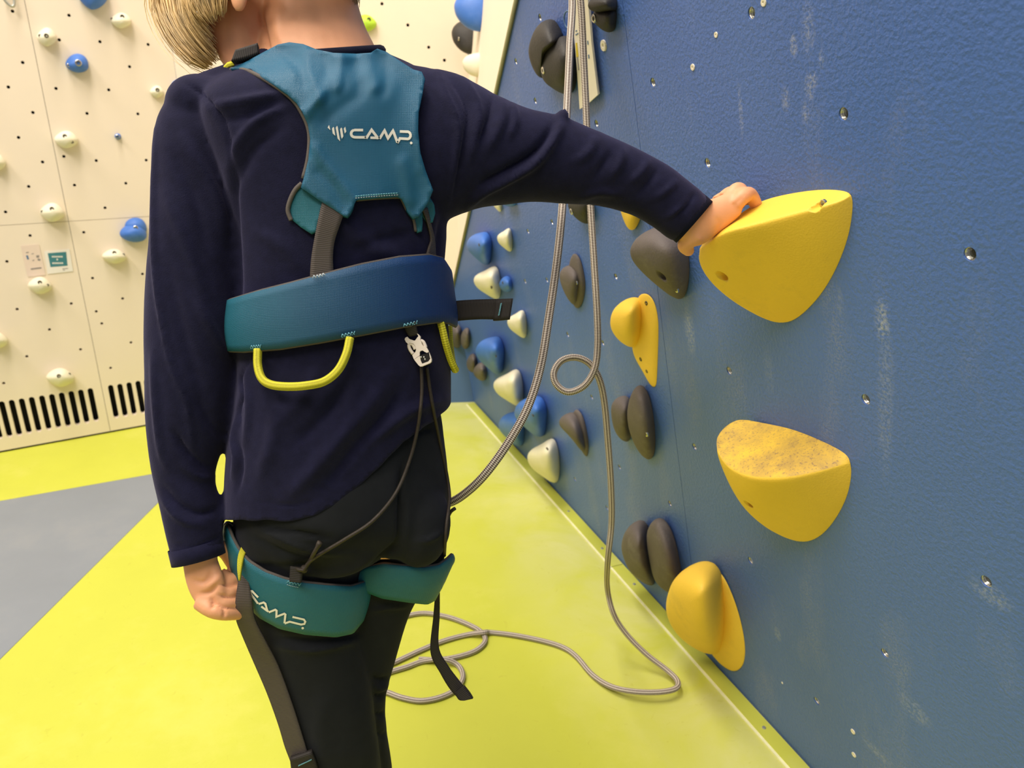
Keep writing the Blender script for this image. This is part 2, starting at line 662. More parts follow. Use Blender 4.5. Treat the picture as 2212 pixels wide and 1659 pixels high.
def worn_top(nt, L):
    g_ = nt.nodes.new('ShaderNodeNewGeometry')
    sep = nt.nodes.new('ShaderNodeSeparateXYZ'); L.new(g_.outputs['Normal'], sep.inputs['Vector'])
    mr = nt.nodes.new('ShaderNodeMapRange'); mr.inputs['From Min'].default_value = .35; mr.inputs['From Max'].default_value = .62
    L.new(sep.outputs['Z'], mr.inputs['Value'])
    return mnode(nt, L, 'MULTIPLY', mr.outputs['Result'], mnode(nt, L, 'ADD', noise_ramp(nt, L, 16, .40, .68, .75, 8, .7), noise_ramp(nt, L, 320, .56, .70, .55, 2)))


M['yellow_dusty'] = mat('yellow_resin_rubber_marked', (0.90, 0.59, 0.065), 0.6, 0.03, 12, bump=0.3, bscale=420, dust=(0.50, 0.34, 0.08), dscale=11, damt=0.35)
add_layer(M['yellow_dusty'], worn_top, (0.36, 0.23, 0.10))


def chalk_by_wall(nt, L):
    g_ = nt.nodes.new('ShaderNodeNewGeometry')
    dt = nt.nodes.new('ShaderNodeVectorMath'); dt.operation = 'DOT_PRODUCT'
    L.new(g_.outputs['Position'], dt.inputs[0]); dt.inputs[1].default_value = tuple(_n0)
    mr = nt.nodes.new('ShaderNodeMapRange'); mr.inputs['From Min'].default_value = float(CORNER @ _n0) + .36; mr.inputs['From Max'].default_value = float(CORNER @ _n0) + .02; mr.inputs['To Max'].default_value = 1.0
    L.new(dt.outputs['Value'], mr.inputs['Value'])
    return mnode(nt, L, 'MULTIPLY', mr.outputs['Result'], noise_ramp(nt, L, 5, .30, .65, .75, 7, .65, .6))


def scuffs(nt, L):
    """chalk and hand-rub marks at their places on the blue wall"""
    g_ = nt.nodes.new('ShaderNodeNewGeometry')
    total = None
    for u, v, rx, ry, amt in ((1714, 100, .007, .014, .9), (1774, 128, .005, .012, .6), (1757, 172, .008, .010, .8), (1748, 190, .009, .016, .8), (1697, 215, .008, .016, .7), (1740, 245, .007, .016, .7), (1600, 240, .005, .040, .6),
                              (1745, 60, .012, .03, .6), (1490, 715, .016, .05, .9), (1905, 690, .012, .030, .9), (1912, 860, .014, .12, .45), (1975, 1535, .03, .02, .6), (1890, 1620, .03, .012, .5), (1680, 1370, .010, .016, .7),
                              (1690, 640, .01, .02, .4), (1660, 800, .012, .04, .3), (2140, 1285, .03, .016, .6), (1815, 655, .006, .02, .4), (1230, 230, .03, .05, .35)):
        P = BLUE.hit(u, v)
        sb = nt.nodes.new('ShaderNodeVectorMath'); sb.operation = 'SUBTRACT'
        L.new(g_.outputs['Position'], sb.inputs[0]); sb.inputs[1].default_value = tuple(P)
        cs = []
        for e, r in ((BLUE.ex, rx), (BLUE.ey, ry)):
            dt = nt.nodes.new('ShaderNodeVectorMath'); dt.operation = 'DOT_PRODUCT'
            L.new(sb.outputs[0], dt.inputs[0]); dt.inputs[1].default_value = tuple(e / r)
            m2 = nt.nodes.new('ShaderNodeMath'); m2.operation = 'MULTIPLY'
            L.new(dt.outputs['Value'], m2.inputs[0]); L.new(dt.outputs['Value'], m2.inputs[1])
            cs.append(m2.outputs[0])
        ad = nt.nodes.new('ShaderNodeMath'); ad.operation = 'ADD'
        L.new(cs[0], ad.inputs[0]); L.new(cs[1], ad.inputs[1])
        mr = nt.nodes.new('ShaderNodeMapRange'); mr.inputs['From Min'].default_value = 1.0; mr.inputs['From Max'].default_value = 0.0; mr.inputs['To Max'].default_value = amt
        L.new(ad.outputs[0], mr.inputs['Value'])
        total = mr.outputs['Result'] if total is None else mnode(nt, L, 'ADD', total, mr.outputs['Result'])
    return mnode(nt, L, 'MULTIPLY', total, noise_ramp(nt, L, 260, .42, .66, .75, 4))


add_layer(M['blue_wall'], scuffs, (0.40, 0.43, 0.50))
add_layer(M['mat_green'], chalk_by_wall, (0.64, 0.63, 0.33))
add_layer(M['mat_green'], lambda nt, L: noise_ramp(nt, L, 26, .66, .74, .35, 3, .5, 2.5), (0.45, 0.43, 0.05))
add_layer(M['mat_green'], lambda nt, L: noise_ramp(nt, L, 9, .70, .80, .35, 9, .8, 1.0), (0.40, 0.36, 0.08))


def teal_mat(name, c, c_end=None, axis=None):
    """woven polyester; optional dyed fade between two fabric colours along x"""
    m = mat(name, c, 0.45, 0.05, 30, spec=0.35)
    nt = m.node_tree
    L = nt.links
    b = nt.nodes['Principled BSDF']
    tc = [n for n in nt.nodes if n.type == 'TEX_COORD'][0]
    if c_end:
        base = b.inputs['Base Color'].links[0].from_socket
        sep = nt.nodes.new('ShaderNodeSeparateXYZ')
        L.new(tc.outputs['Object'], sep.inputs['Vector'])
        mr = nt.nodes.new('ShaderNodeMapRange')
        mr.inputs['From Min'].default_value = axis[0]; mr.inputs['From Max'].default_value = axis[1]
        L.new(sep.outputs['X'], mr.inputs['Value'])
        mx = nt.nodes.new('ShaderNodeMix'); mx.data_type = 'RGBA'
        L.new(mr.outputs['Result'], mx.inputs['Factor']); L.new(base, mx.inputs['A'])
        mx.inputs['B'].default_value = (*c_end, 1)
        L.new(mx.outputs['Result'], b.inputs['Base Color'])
    w1 = nt.nodes.new('ShaderNodeTexWave'); w1.inputs['Scale'].default_value = 330; w1.bands_direction = 'X'
    w2 = nt.nodes.new('ShaderNodeTexWave'); w2.inputs['Scale'].default_value = 330; w2.bands_direction = 'Z'
    mm = nt.nodes.new('ShaderNodeMath'); mm.operation = 'MULTIPLY'
    for w in (w1, w2):
        L.new(tc.outputs['Object'], w.inputs['Vector'])
    L.new(w1.outputs['Fac'], mm.inputs[0]); L.new(w2.outputs['Fac'], mm.inputs[1])
    bp = nt.nodes.new('ShaderNodeBump'); bp.inputs['Strength'].default_value = 0.45; bp.inputs['Distance'].default_value = 0.0008
    L.new(mm.outputs[0], bp.inputs['Height'])
    L.new(bp.outputs['Normal'], b.inputs['Normal'])
    return m


M['teal'] = teal_mat('teal_polyester', (0.014, 0.112, 0.205))
M['teal_loop'] = teal_mat('teal_green_polyester', (0.014, 0.135, 0.185))
M['teal_belt'] = teal_mat('teal_to_blue_polyester', (0.015, 0.118, 0.170), (0.008, 0.036, 0.150), (-0.11, 0.10))  # bounce light painted into the belt colour, bluer and darker to the right

# ================================================================== THE SETTING
# ------------------------------------------------------------------ floor
FX0, FX1, FY0, FY1 = -3.6, 1.6, -2.2, 2.95


def slab(name, poly, z0, z1, m, parent=None):
    V, F = prism([np.array([p[0], p[1], z1]) for p in poly], np.array([0, 0, z0 - z1]))
    return link(name, fix_normals(mesh(name, V, F)), m, parent, smooth=False)


floor = slab('floor', [(FX0, FY0), (FX1, FY0), (FX1, FY1), (FX0, FY1)], -0.06, -0.006, M['dark'])
tag(floor, kind='structure')
gA, gB = on_floor(0, 1082)[:2], on_floor(350, 1020)[:2]          # strip edge
gC, gD = on_floor(345, 1083)[:2], on_floor(0, 1425)[:2]          # right edge of the grey field


def isect(p, q, r, s):
    d1, d2 = q - p, s - r
    t = ((r[0] - p[0]) * d2[1] - (r[1] - p[1]) * d2[0]) / (d1[0] * d2[1] - d1[1] * d2[0])
    return p + d1 * t


gI = isect(gA, gB, gC, gD)
sdir, rdir = unit(gA - gB), unit(gD - gC)
gL = gI + sdir * 2.6
gR = gI + rdir * 3.6
wl = LEFT.pt(-2.3, 0)[:2]
g = 0.0012
slab('mat', [gI + (sdir + rdir) * g, gL + rdir * g, np.array([FX0, gR[1]]), gR + sdir * g], -0.006, 0.0, M['mat_grey'], floor)
slab('mat', [gI, gL, wl, KINK[:2], CORNER[:2], np.array([FX1, FY1])][:5], -0.006, 0.0, M['mat_green'], floor)
base_far = BLUE.pt(4.6, 0)[:2]
slab('mat', [gI, CORNER[:2], base_far, gR], -0.006, 0.0, M['mat_green'], floor)

# edging strip along the blue wall
st = empty('trim_1', CORNER)
tag(st, kind='structure')
for a0, a1 in ((0.02, 1.18), (1.182, 2.4), (2.402, 3.6)):
    nn = np.array([_n0[0], _n0[1], 0])
    w0, w1 = 0.004, 0.034
    poly = [BLUE.pt(a0, 0) + nn * w0, BLUE.pt(a1, 0) + nn * w0, BLUE.pt(a1, 0) + nn * w1, BLUE.pt(a0, 0) + nn * w1]
    slab('edging', poly, 0.0005, 0.004, M['mat_green_edge'], st)
    poly = [BLUE.pt(a0, 0) + nn * w1, BLUE.pt(a1, 0) + nn * w1, BLUE.pt(a1, 0) + nn * (w1 + 0.005), BLUE.pt(a0, 0) + nn * (w1 + 0.005)]
    slab('weld_seam', poly, 0.0003, 0.003, M['seam_white'], st)
bm = bmesh.new()
bmesh.ops.create_cone(bm, cap_ends=True, segments=12, radius1=0.004, radius2=0.003, depth=0.002)
scr = bpy.data.meshes.new('screw'); bm.to_mesh(scr); bm.free()
scr.materials.append(M['steel_dull'])
for u, v in ((1291, 1187), (1366, 1263), (1226, 1105), (1657, 1570)):
    p = on_floor(u, v, 0.004)
    a = (p - CORNER) @ _d
    p = BLUE.pt(a, 0) + np.array([_n0[0], _n0[1], 0]) * 0.019
    p[2] = 0.005
    o = bpy.data.objects.new('screw', scr); COL.objects.link(o)
    o.parent = st; o.location = p - world_loc(st)


# ------------------------------------------------------------------ walls
def ngon_hole(w, a, b, r, seg=12, depth=0.06):
    ps = [w.pt(a + r * math.cos(t), b + r * math.sin(t), 0.01) for t in np.linspace(0, 2 * math.pi, seg, endpoint=False)]
    return prism(ps, -w.n * depth)


def stadium(w, a0, b0, a1, b1, r, depth=0.06):
    p, q = np.array([a0, b0]), np.array([a1, b1])
    d = unit(q - p)
    nn = np.array([-d[1], d[0]])
    ps = []
    for c, s in ((q, 1), (p, -1)):
        for t in np.linspace(math.pi / 2, -math.pi / 2, 7):
            k = c + s * r * (d * math.cos(t) + nn * math.sin(t))
            ps.append(w.pt(k[0], k[1], 0.01))
    return prism(ps, -w.n * depth)


def panel(w, poly, m, parent, cuts=None, th=0.018, name='panel'):
    V, F = prism([w.pt(a, b) for a, b in poly], -w.n * th)
    me = fix_normals(mesh(name, V, F))
    if cuts:
        cm = fix_normals(mesh('cut', *join(cuts)))
        me = boolean_cut(me, cm)
    me.materials.clear()
    return link(name, me, m, parent, smooth=False)


def inside(poly, p):
    c = False
    for i in range(len(poly)):
        x1, y1 = poly[i]; x2, y2 = poly[i - 1]
        if (y1 > p[1]) != (y2 > p[1]) and p[0] < (x2 - x1) * (p[1] - y1) / (y2 - y1) + x1:
            c = not c
    return c


def backing(name, w, poly, h=-0.05):
    V, F = prism([w.pt(a, b, h) for a, b in poly], -w.n * 0.02)
    o = link(name, fix_normals(mesh(name, V, F)), M['dark'], None, smooth=False)
    tag(o, kind='structure')
    return o


# left wall: four cream panels, screw-hole grid, ventilation slots
LTOP = 3.0
s0, s1 = LEFT.ab(112, 304), LEFT.ab(232, 893)
_sa = (s0[0] + s1[0]) / 2
_hb = (LEFT.ab(0, 487)[1] + LEFT.ab(320, 468)[1]) / 2
wall_left = backing('wall_left', LEFT, [(-2.3, 0.01), (0.69, 0.01), (0.69, LTOP), (-2.3, LTOP)])
LDOTS = [(27, 24), (149, 33), (216, 90), (320, 96), (49, 135), (280, 144), (18, 188), (121, 191), (235, 194), (71, 243), (188, 245), (298, 246), (40, 297),
         (92, 350), (208, 347), (316, 346), (62, 403), (161, 400), (272, 396), (12, 458), (227, 449), (65, 509), (181, 502), (15, 565), (200, 601), (308, 592), (138, 338),
         (37, 668), (154, 656), (265, 645), (208, 673), (220, 699), (107, 712), (283, 740), (58, 770), (174, 755), (239, 795), (8, 828), (128, 86)]
k3 = 0.3134
SL_T = [(15, 915), (83, 905), (152, 895), (220, 885), (290, 875), (358, 865), (424, 855), (490, 845), (555, 835), (620, 825), (762, 803), (825, 795), (887, 785), (948, 775)]
SL_B = [(62, 1165), (130, 1155), (197, 1140), (265, 1128), (335, 1115), (402, 1103), (470, 1092), (535, 1080), (600, 1068), (665, 1055), (802, 1032), (865, 1022), (928, 1010), (990, 1000)]
slots = []
for (x0, y0), (x1, y1) in zip(SL_T, SL_B):
    a0, b0 = LEFT.ab(x0 * k3, 580 + y0 * k3)
    a1, b1 = LEFT.ab(x1 * k3, 580 + y1 * k3)
    a = (a0 + a1) / 2
    slots.append((a, b0 - 0.008, b1 + 0.008))
_sp = slots[1][0] - slots[0][0]
for k in range(1, 6):
    slots.append((slots[0][0] - k * _sp, slots[0][1], slots[0][2]))
slots += [(slots[13][0] + _sp * k, slots[13][1], slots[13][2]) for k in (1, 2, 3, 4, 5)]
gp = 0.0006
for (a0, a1, b0, b1) in ((-2.3, _sa, 0.005, _hb), (_sa, 0.70, 0.005, _hb), (-2.3, _sa, _hb, LTOP), (_sa, 0.70, _hb, LTOP)):
    poly = [(a0 + gp, b0 + gp), (a1 - gp, b0 + gp), (a1 - gp, b1 - gp), (a0 + gp, b1 - gp)]
    cuts = []
    for u, v in LDOTS:
        p = LEFT.ab(u, v)
        if a0 + 0.01 < p[0] < a1 - 0.01 and b0 + 0.01 < p[1] < b1 - 0.01:
            cuts.append(ngon_hole(LEFT, p[0], p[1], 0.0046, 10))
    if b0 < 0.1:
        for a, bt, bb in slots:
            if a0 + 0.01 < a < a1 - 0.01:
                cuts.append(stadium(LEFT, a, bb, a, bt, 0.0082))
    panel(LEFT, poly, M['white_wall'], wall_left, cuts)

# back wall: cream panels above a blue kicker
_ln = np.linalg.norm((CORNER - KINK)[:2])
kb = BACK.ab(980, 619)[1]
wall_back = backing('wall_back', BACK, [(0.0, 0.01), (_ln, 0.01), (_ln, LTOP), (0.0, LTOP)])
BDOTS = [(367, 92), (412, 132), (825, 8), (881, 54), (926, 102), (960, 130), (1055, 88)]
cuts = [ngon_hole(BACK, *BACK.ab(u, v), 0.0052, 10) for u, v in BDOTS[:6]]
panel(BACK, [(gp, kb + gp), (_ln, kb + gp), (_ln, LTOP), (gp, LTOP)], M['white_wall'], wall_back, cuts)
panel(BACK, [(gp, 0.0), (_ln, 0.0), (_ln, kb - gp), (gp, kb - gp)], M['blue_low'], wall_back)

# wedge: cream panel that runs from the blue wall's slanted edge back to the back wall
e0, e1 = BLUE.hit(980, 620), BLUE.hit(1118, 0)
e2 = e0 + (e1 - e0) * 1.08
W0, W1 = BACK.hit(980, 620), BACK.hit(1021, 0)
W2 = W0 + (W1 - W0) * 1.08
wedge_n = unit(np.cross(e1 - W0, W1 - W0))
if wedge_n @ (CAM - W0) < 0:
    wedge_n = -wedge_n
WEDGE = Wall(W0, unit(e1 - W0), wedge_n)
V, F = prism([e0, e2, W2, W0], -wedge_n * 0.016)
wall_corner = link('wall_corner', fix_normals(mesh('wall_corner', V, F)), M['white_wall'], None, smooth=False)
tag(wall_corner, kind='structure')
ed = tube_mesh('panel_edge', [e0 + BLUE.n * 0.003, e2 + BLUE.n * 0.003], 0.0045, 6)
link('panel_edge', ed, M['wall_edge'], wall_corner)

_up_quad = [W2, e2, e2 + BLUE.ey * (1.9 - (e2 - BLUE.O) @ BLUE.ey), np.array([W2[0], W2[1], 3.0])]
V, F = prism(_up_quad, -wedge_n * 0.016)
link('panel', fix_normals(mesh('panel', V, F)), M['white_wall'], wall_corner, smooth=False)

# blue overhanging wall
ab0, ab1 = BLUE.ab(980, 620), BLUE.ab(1118, 0)
abt = (ab0[0] + (ab1[0] - ab0[0]) * 1.08, ab0[1] + (ab1[1] - ab0[1]) * 1.08)
BTOP = 1.9
seam_a = np.mean([BLUE.ab(u, v)[0] for u, v in ((1347, 8), (1383, 315), (1437, 757), (1480, 1125))])
wall_right = backing('wall_right', BLUE, [(0, 0.01), (3.6, 0.01), (3.6, BTOP), (abt[0], BTOP), abt, ab0], -0.03)
BHOLES = [(1623, 28), (1822, 246), (2095, 549), (1870, 863), (1575, 801), (1500, 965), (1410, 178), (1528, 352), (1330, 598), (1621, 1211), (1447, 1088), (2130, 1256),
          (1911, 1411), (1764, 1514), (1288, 267), (1166, 38), (1114, 133), (1156, 218), (1278, 858), (1338, 1009), (1242, 1035), (1311, 1097), (1192, 480), (1140, 500),
          (1134, 608), (1181, 605), (1226, 723), (1302, 741)]
polyA = [(0.0, 0.0), (seam_a - gp, 0.0), (seam_a - gp, BTOP), (abt[0], BTOP), abt, ab0]
polyB = [(seam_a + gp, 0.0), (3.6, 0.0), (3.6, BTOP), (seam_a + gp, BTOP)]
# threaded insert, shared mesh (local z = wall normal)
prof = [(0.0064, -0.0016), (0.0058, -0.0018)]
for k in range(5):
    prof += [(0.0050, -0.003 - k * 0.0028), (0.0060, -0.0044 - k * 0.0028)]
V, F = loft([[np.array([r * math.cos(t), r * math.sin(t), z]) for t in np.linspace(0, 2 * math.pi, 18, endpoint=False)] for r, z in prof], cap=False)
tnut_me = fix_normals(mesh('threaded_insert', V, F))
tnut_me.materials.append(M['insert'])
panels_blue = []
for poly in (polyA, polyB):
    hs = [BLUE.ab(u, v) for u, v in BHOLES]
    hs = [p for p in hs if inside(poly, p)]
    po = panel(BLUE, poly, M['blue_wall'], wall_right, [ngon_hole(BLUE, a, b, 0.0065, 16) for a, b in hs])
    panels_blue.append(po)
    for a, b in hs:
        o = bpy.data.objects.new('threaded_insert', tnut_me)
        COL.objects.link(o)
        o.parent = po
        o.matrix_local = Matrix.Translation(Vector(BLUE.pt(a, b) - world_loc(po))) @ BLUE.rot()
# countersunk screws and washers
V, F = loft([[np.array([r * math.cos(t), r * math.sin(t), z]) for t in np.linspace(0, 2 * math.pi, 14, endpoint=False)] for r, z in ((0.0042, 0), (0.004, 0.0012), (0.0017, 0.0012), (0.0012, 0.0003))])
screw_me = fix_normals(mesh('screw_head', V, F))
screw_me.materials.append(M['card'])
for u, v, s in ((1305, 98, 2.0), (1497, 145, 1.0), (1547, 75, 0.8), (1650, 5, 1.0), (1843, 1580, 1.0), (1845, 1630, 1.0), (1690, 1475, 0.5)):
    po = panels_blue[0] if BLUE.ab(u, v)[0] < seam_a else panels_blue[1]
    o = bpy.data.objects.new('screw_head', screw_me)
    COL.objects.link(o)
    o.parent = po
    o.matrix_local = Matrix.Translation(Vector(BLUE.hit(u, v) - world_loc(po))) @ BLUE.rot() @ Matrix.Scale(s, 4)

# ================================================================== CLIMBING HOLDS
def bvh_of(*objs):
    V, F = [], []
    for o in objs:
        b = len(V)
        lo = world_loc(o)
        V += [tuple(np.array(v.co) + lo) for v in o.data.vertices]
        F += [tuple(b + i for i in p.vertices) for p in o.data.polygons]
    return BVHTree.FromPolygons(V, F)


def cast(bvh, u, v):
    r = ray(u, v)
    hit = bvh.ray_cast(Vector(CAM), Vector(unit(r)))
    if hit[0] is None:
        return None, None
    return np.array(hit[0]), np.array(hit[1])


def lobe(w, outline, hk=0.55, N=22, tilt=True, apex=None, ha=1.1, hpow=1.1, mid=0.9):
    """one rounded body: outline seen in the photo, standing off the wall"""
    P = catmull(outline, N, closed=True)
    umin, umax = P[:, 0].min(), P[:, 0].max()
    W = umax - umin
    c = P.mean(0)
    dep = np.linalg.norm(w.hit(*c) - CAM)
    h = hk * W * dep / FPX
    if tilt:
        hi = h * np.clip((umax - P[:, 0]) / W, 0, 1) ** hpow
        ap = apex if apex is not None else (umin + 0.42 * W, c[1])
    else:
        hi = np.full(N, 0.0)
        ap = apex if apex is not None else (c[0] + 0.05 * W, c[1] - 0.0 * W)
    if not tilt:
        hi = h * np.clip(0.25 + 0.75 * (P[:, 1] - P[:, 1].min()) / (np.ptp(P[:, 1])), 0, 1) * 0.55
    ap = np.array(ap)
    rings = []
    pr = [w.hit(P[i, 0], P[i, 1], hi[i]) for i in range(N)]
    rings.append([pr[i] - w.n * (hi[i] + 0.0006) for i in range(N)])
    if not tilt:
        cen = w.hit(*c)
        rings[0] = [cen + (p - cen) * 0.93 for p in rings[0]]
        rings[0] = [p - w.n * ((p - w.O) @ w.n + 0.0006) for p in rings[0]]
    rings.append(pr)
    for s in (0.28, 0.58, 0.82):
        k = 1 - (1 - s) ** 2.7
        rings.append([w.hit(*(P[i] * (1 - s) + ap * s), hi[i] + (ha * h - hi[i]) * k) for i in range(N)])
    V, F = loft(rings)
    V[-1] = w.hit(*ap, ha * h)
    V[-2] = np.mean(rings[0], 0)
    return V, F


def finish_hold(name, parts, m, label, cat='climbing hold', group=None, sub=2, holes=(), w=BLUE, bolts=()):
    me = fix_normals(mesh(name, *join(parts)))
    me = evaluated(me, [('SUBSURF', dict(levels=sub, subdivision_type='CATMULL_CLARK'))])
    bolt_specs = []
    if holes:
        tmp = BVHTree.FromPolygons([tuple(v.co) for v in me.vertices], [tuple(p.vertices) for p in me.polygons])
        cuts = []
        for u, v, r, dp in holes:
            P, _ = cast(tmp, u, v)
            if P is None:
                continue
            x = w.ex; y = w.ey
            rings = []
            for k, (rr, hh) in enumerate(((r * 1.8, 0.05), (r * 1.25, 0.004), (r, -0.004), (r, -dp))):
                rings.append([P + w.n * hh + rr * (x * math.cos(t) + y * math.sin(t)) for t in np.linspace(0, 2 * math.pi, 20, endpoint=False)])
            cuts.append(loft(rings))
            bolt_specs.append((P - w.n * dp, r))
        for c in cuts:
            me = boolean_cut(me, fix_normals(mesh('cut', *c)))
    me.materials.clear()
    o = link(name, me, m)
    tag(o, label, cat, group)
    for P, r in bolt_specs:
        add_bolt(o, P, w, r * 0.9)
    if bolts:
        bv = bvh_of(o)
        for u, v, r in bolts:
            P, nn = cast(bv, u, v)
            if P is None:
                continue
            add_bolt(o, P - w.n * 0.0015, w, r, proud=True)
    return o


def ring_pts(r, z, seg=16):
    return [np.array([r * math.cos(t), r * math.sin(t), z]) for t in np.linspace(0, 2 * math.pi, seg, endpoint=False)]


_bv, _bf = loft([ring_pts(1.0, 0), ring_pts(1.0, 0.5), ring_pts(0.85, 0.62), ring_pts(0.52, 0.62), ring_pts(0.46, 0.1)])
bolt_me = fix_normals(mesh('bolt', _bv, _bf))
bolt_me.materials.append(M['steel'])
bolt_dark = bolt_me.copy()
bolt_dark.materials.clear()
bolt_dark.materials.append(M['bolt_dark'])


def add_bolt(parent, P, w, r, proud=False):
    dark = proud and parent.data.materials[0] not in (bk, gy) and not (w is LEFT and parent.data.materials[0] is bh)
    o = bpy.data.objects.new('bolt', bolt_dark if dark else bolt_me)
    COL.objects.link(o)
    o.parent = parent
    o.matrix_local = Matrix.Translation(Vector(P - world_loc(parent))) @ w.rot() @ Matrix.Scale(r, 4)
    return o


def wedge_hold(top, ridge, bottom, N=16, bulge=0.006):
    """faceted fin hold: three edge lines given as (pixel, pixel, stand-off)"""
    T, R, B = (catmull(c, N) for c in (top, ridge, bottom))
    pt = lambda q: BLUE.hit(q[0], q[1], max(q[2], 0))
    rows = []
    foot = lambda c: [pt(q) - BLUE.n * (max(q[2], 0) + 0.0008) for q in c]
    t3, r3, b3 = ([pt(q) for q in c] for c in (T, R, B))

    def mix(a, b, s, bl):
        return [a[i] * (1 - s) + b[i] * s + BLUE.n * bl * math.sin(math.pi * i / (N - 1)) for i in range(N)]
    rows = [foot(T), t3, mix(t3, r3, .12, bulge * .3), mix(t3, r3, .5, bulge * .6), mix(t3, r3, .86, bulge * .25), r3,
            mix(r3, b3, .1, bulge * .3), mix(r3, b3, .4, bulge), mix(r3, b3, .75, bulge * .8), mix(r3, b3, .95, bulge * .2), b3, foot(B)]
    V = [p for r in rows for p in r]
    F = []
    for i in range(len(rows) - 1):
        for k in range(N - 1):
            a = i * N + k
            F.append((a, a + 1, a + N + 1, a + N))
    F.append(tuple(range(N)) + tuple((len(rows) - 1) * N + k for k in range(N - 1, -1, -1)))
    return V, F


yh = M['yellow_hold']
bk, gy, bh, cr = M['black_hold'], M['grey_hold'], M['blue_hold'], M['cream']
hold_hand = finish_hold('climbing_hold', [wedge_hold(
    [(1503, 545, .080), (1530, 512, .072), (1568, 482, .050), (1630, 440, .012), (1690, 421, 0), (1760, 410, 0), (1812, 410, 0), (1843, 418, 0)],
    [(1503, 545, .080), (1532, 524, .085), (1570, 500, .084), (1620, 487, .072), (1700, 465, .050), (1780, 445, .027), (1828, 430, .008), (1843, 418, 0)],
    [(1503, 545, .080), (1512, 578, .077), (1542, 622, .064), (1590, 660, .040), (1640, 688, .018), (1690, 704, 0), (1722, 690, 0), (1772, 640, 0), (1812, 570, 0), (1838, 490, 0), (1843, 418, 0)])],
    yh, 'large yellow fin-shaped climbing hold gripped by the child\'s right hand', group='large yellow holds on the blue wall',
    holes=[(1560, 597, .0065, .018), (1768, 443, .005, .008)])
finish_hold('climbing_hold', [wedge_hold(
    [(1545, 962, .078), (1549, 938, .062), (1562, 919, .042), (1588, 908, .022), (1640, 912, .004), (1710, 926, 0), (1780, 954, 0), (1832, 983, 0), (1840, 1000, 0)],
    [(1545, 962, .078), (1556, 988, .086), (1580, 1014, .090), (1625, 1032, .088), (1690, 1034, .072), (1760, 1021, .040), (1815, 1006, .012), (1840, 1000, 0)],
    [(1545, 962, .078), (1556, 1000, .082), (1578, 1052, .076), (1608, 1101, .058), (1652, 1141, .032), (1700, 1166, .008), (1740, 1174, 0), (1768, 1164, 0), (1797, 1134, 0), (1826, 1085, 0), (1838, 1040, 0), (1840, 1000, 0)])],
    M['yellow_dusty'], 'large yellow fin-shaped hold with a chalk-dusted top, below the gripped one', group='large yellow holds on the blue wall',
    holes=[(1617, 1090, .006, .014)])
finish_hold('climbing_hold', [
    lobe(BLUE, [(1378, 633), (1392, 629), (1408, 640), (1418, 665), (1423, 700), (1421, 780), (1418, 835), (1413, 847), (1402, 832), (1385, 802), (1366, 770), (1362, 740), (1368, 690), (1372, 650)], .18, ha=1.0),
    lobe(BLUE, [(1313, 697), (1319, 670), (1338, 651), (1362, 643), (1384, 648), (1390, 690), (1384, 730), (1370, 753), (1350, 751), (1330, 736), (1317, 717)], .62, apex=(1340, 695), ha=1.05)],
    yh, 'yellow ball-and-tail hold beside the hanging rope loop', bolts=[(1396, 655, .004), (1384, 776, .004), (1397, 802, .0035)])
finish_hold('climbing_hold', [
    lobe(BLUE, [(1428, 1320), (1432, 1285), (1445, 1250), (1470, 1228), (1505, 1217), (1535, 1220), (1556, 1238), (1567, 1290), (1570, 1350), (1563, 1395), (1546, 1420), (1510, 1416), (1475, 1396), (1445, 1366)], .60, apex=(1485, 1310), ha=1.05),
    lobe(BLUE, [(1530, 1224), (1555, 1238), (1580, 1283), (1600, 1340), (1611, 1400), (1607, 1440), (1591, 1456), (1570, 1450), (1540, 1425), (1520, 1390), (1505, 1330), (1510, 1260)], .15, ha=0.9)],
    yh, 'big round yellow hold low on the wall just above the floor mat', bolts=[(1437, 1337, .004)])
finish_hold('climbing_hold', [lobe(BLUE, [(1335, 440), (1355, 425), (1378, 430), (1386, 450), (1382, 475), (1370, 495), (1359, 500), (1347, 482)], .4)],
            yh, 'yellow hold half hidden under the outstretched sleeve')

bk, gy, bh, cr = M['black_hold'], M['grey_hold'], M['blue_hold'], M['cream']
finish_hold('climbing_hold', [
    lobe(BLUE, [(1179, 41), (1196, 47), (1209, 64), (1219, 80), (1200, 100), (1182, 118), (1172, 148), (1166, 178), (1150, 160), (1140, 138), (1135, 112), (1140, 86), (1150, 62), (1163, 46)], .55),
    lobe(BLUE, [(1212, 76), (1236, 86), (1246, 120), (1246, 170), (1238, 198), (1222, 208), (1196, 199), (1168, 178), (1162, 150), (1172, 112), (1190, 88)], .50),
    lobe(BLUE, [(1150, 108), (1157, 100), (1163, 106), (1160, 118), (1153, 120)], 1.6), lobe(BLUE, [(1180, 108), (1190, 103), (1194, 112), (1188, 120), (1180, 118)], 1.8),
    lobe(BLUE, [(1203, 102), (1214, 98), (1219, 106), (1212, 114), (1203, 112)], 1.6)],
    bk, 'large knobbly black two-lobed hold left of the hanging rope', bolts=[(1174, 152, .006), (1144, 131, .0045)])
finish_hold('climbing_hold', [
    lobe(BLUE, [(1264, 12), (1275, -4), (1300, -12), (1325, -10), (1333, 5), (1332, 22), (1315, 27), (1290, 29), (1272, 25)], .6),
    lobe(BLUE, [(1278, 25), (1300, 20), (1330, 20), (1331, 50), (1326, 66), (1312, 72), (1298, 66), (1285, 55), (1276, 42)], .5)],
    bk, 'small black two-tier hold at the top edge, right of the ropes', bolts=[(1284, 40, .006)])
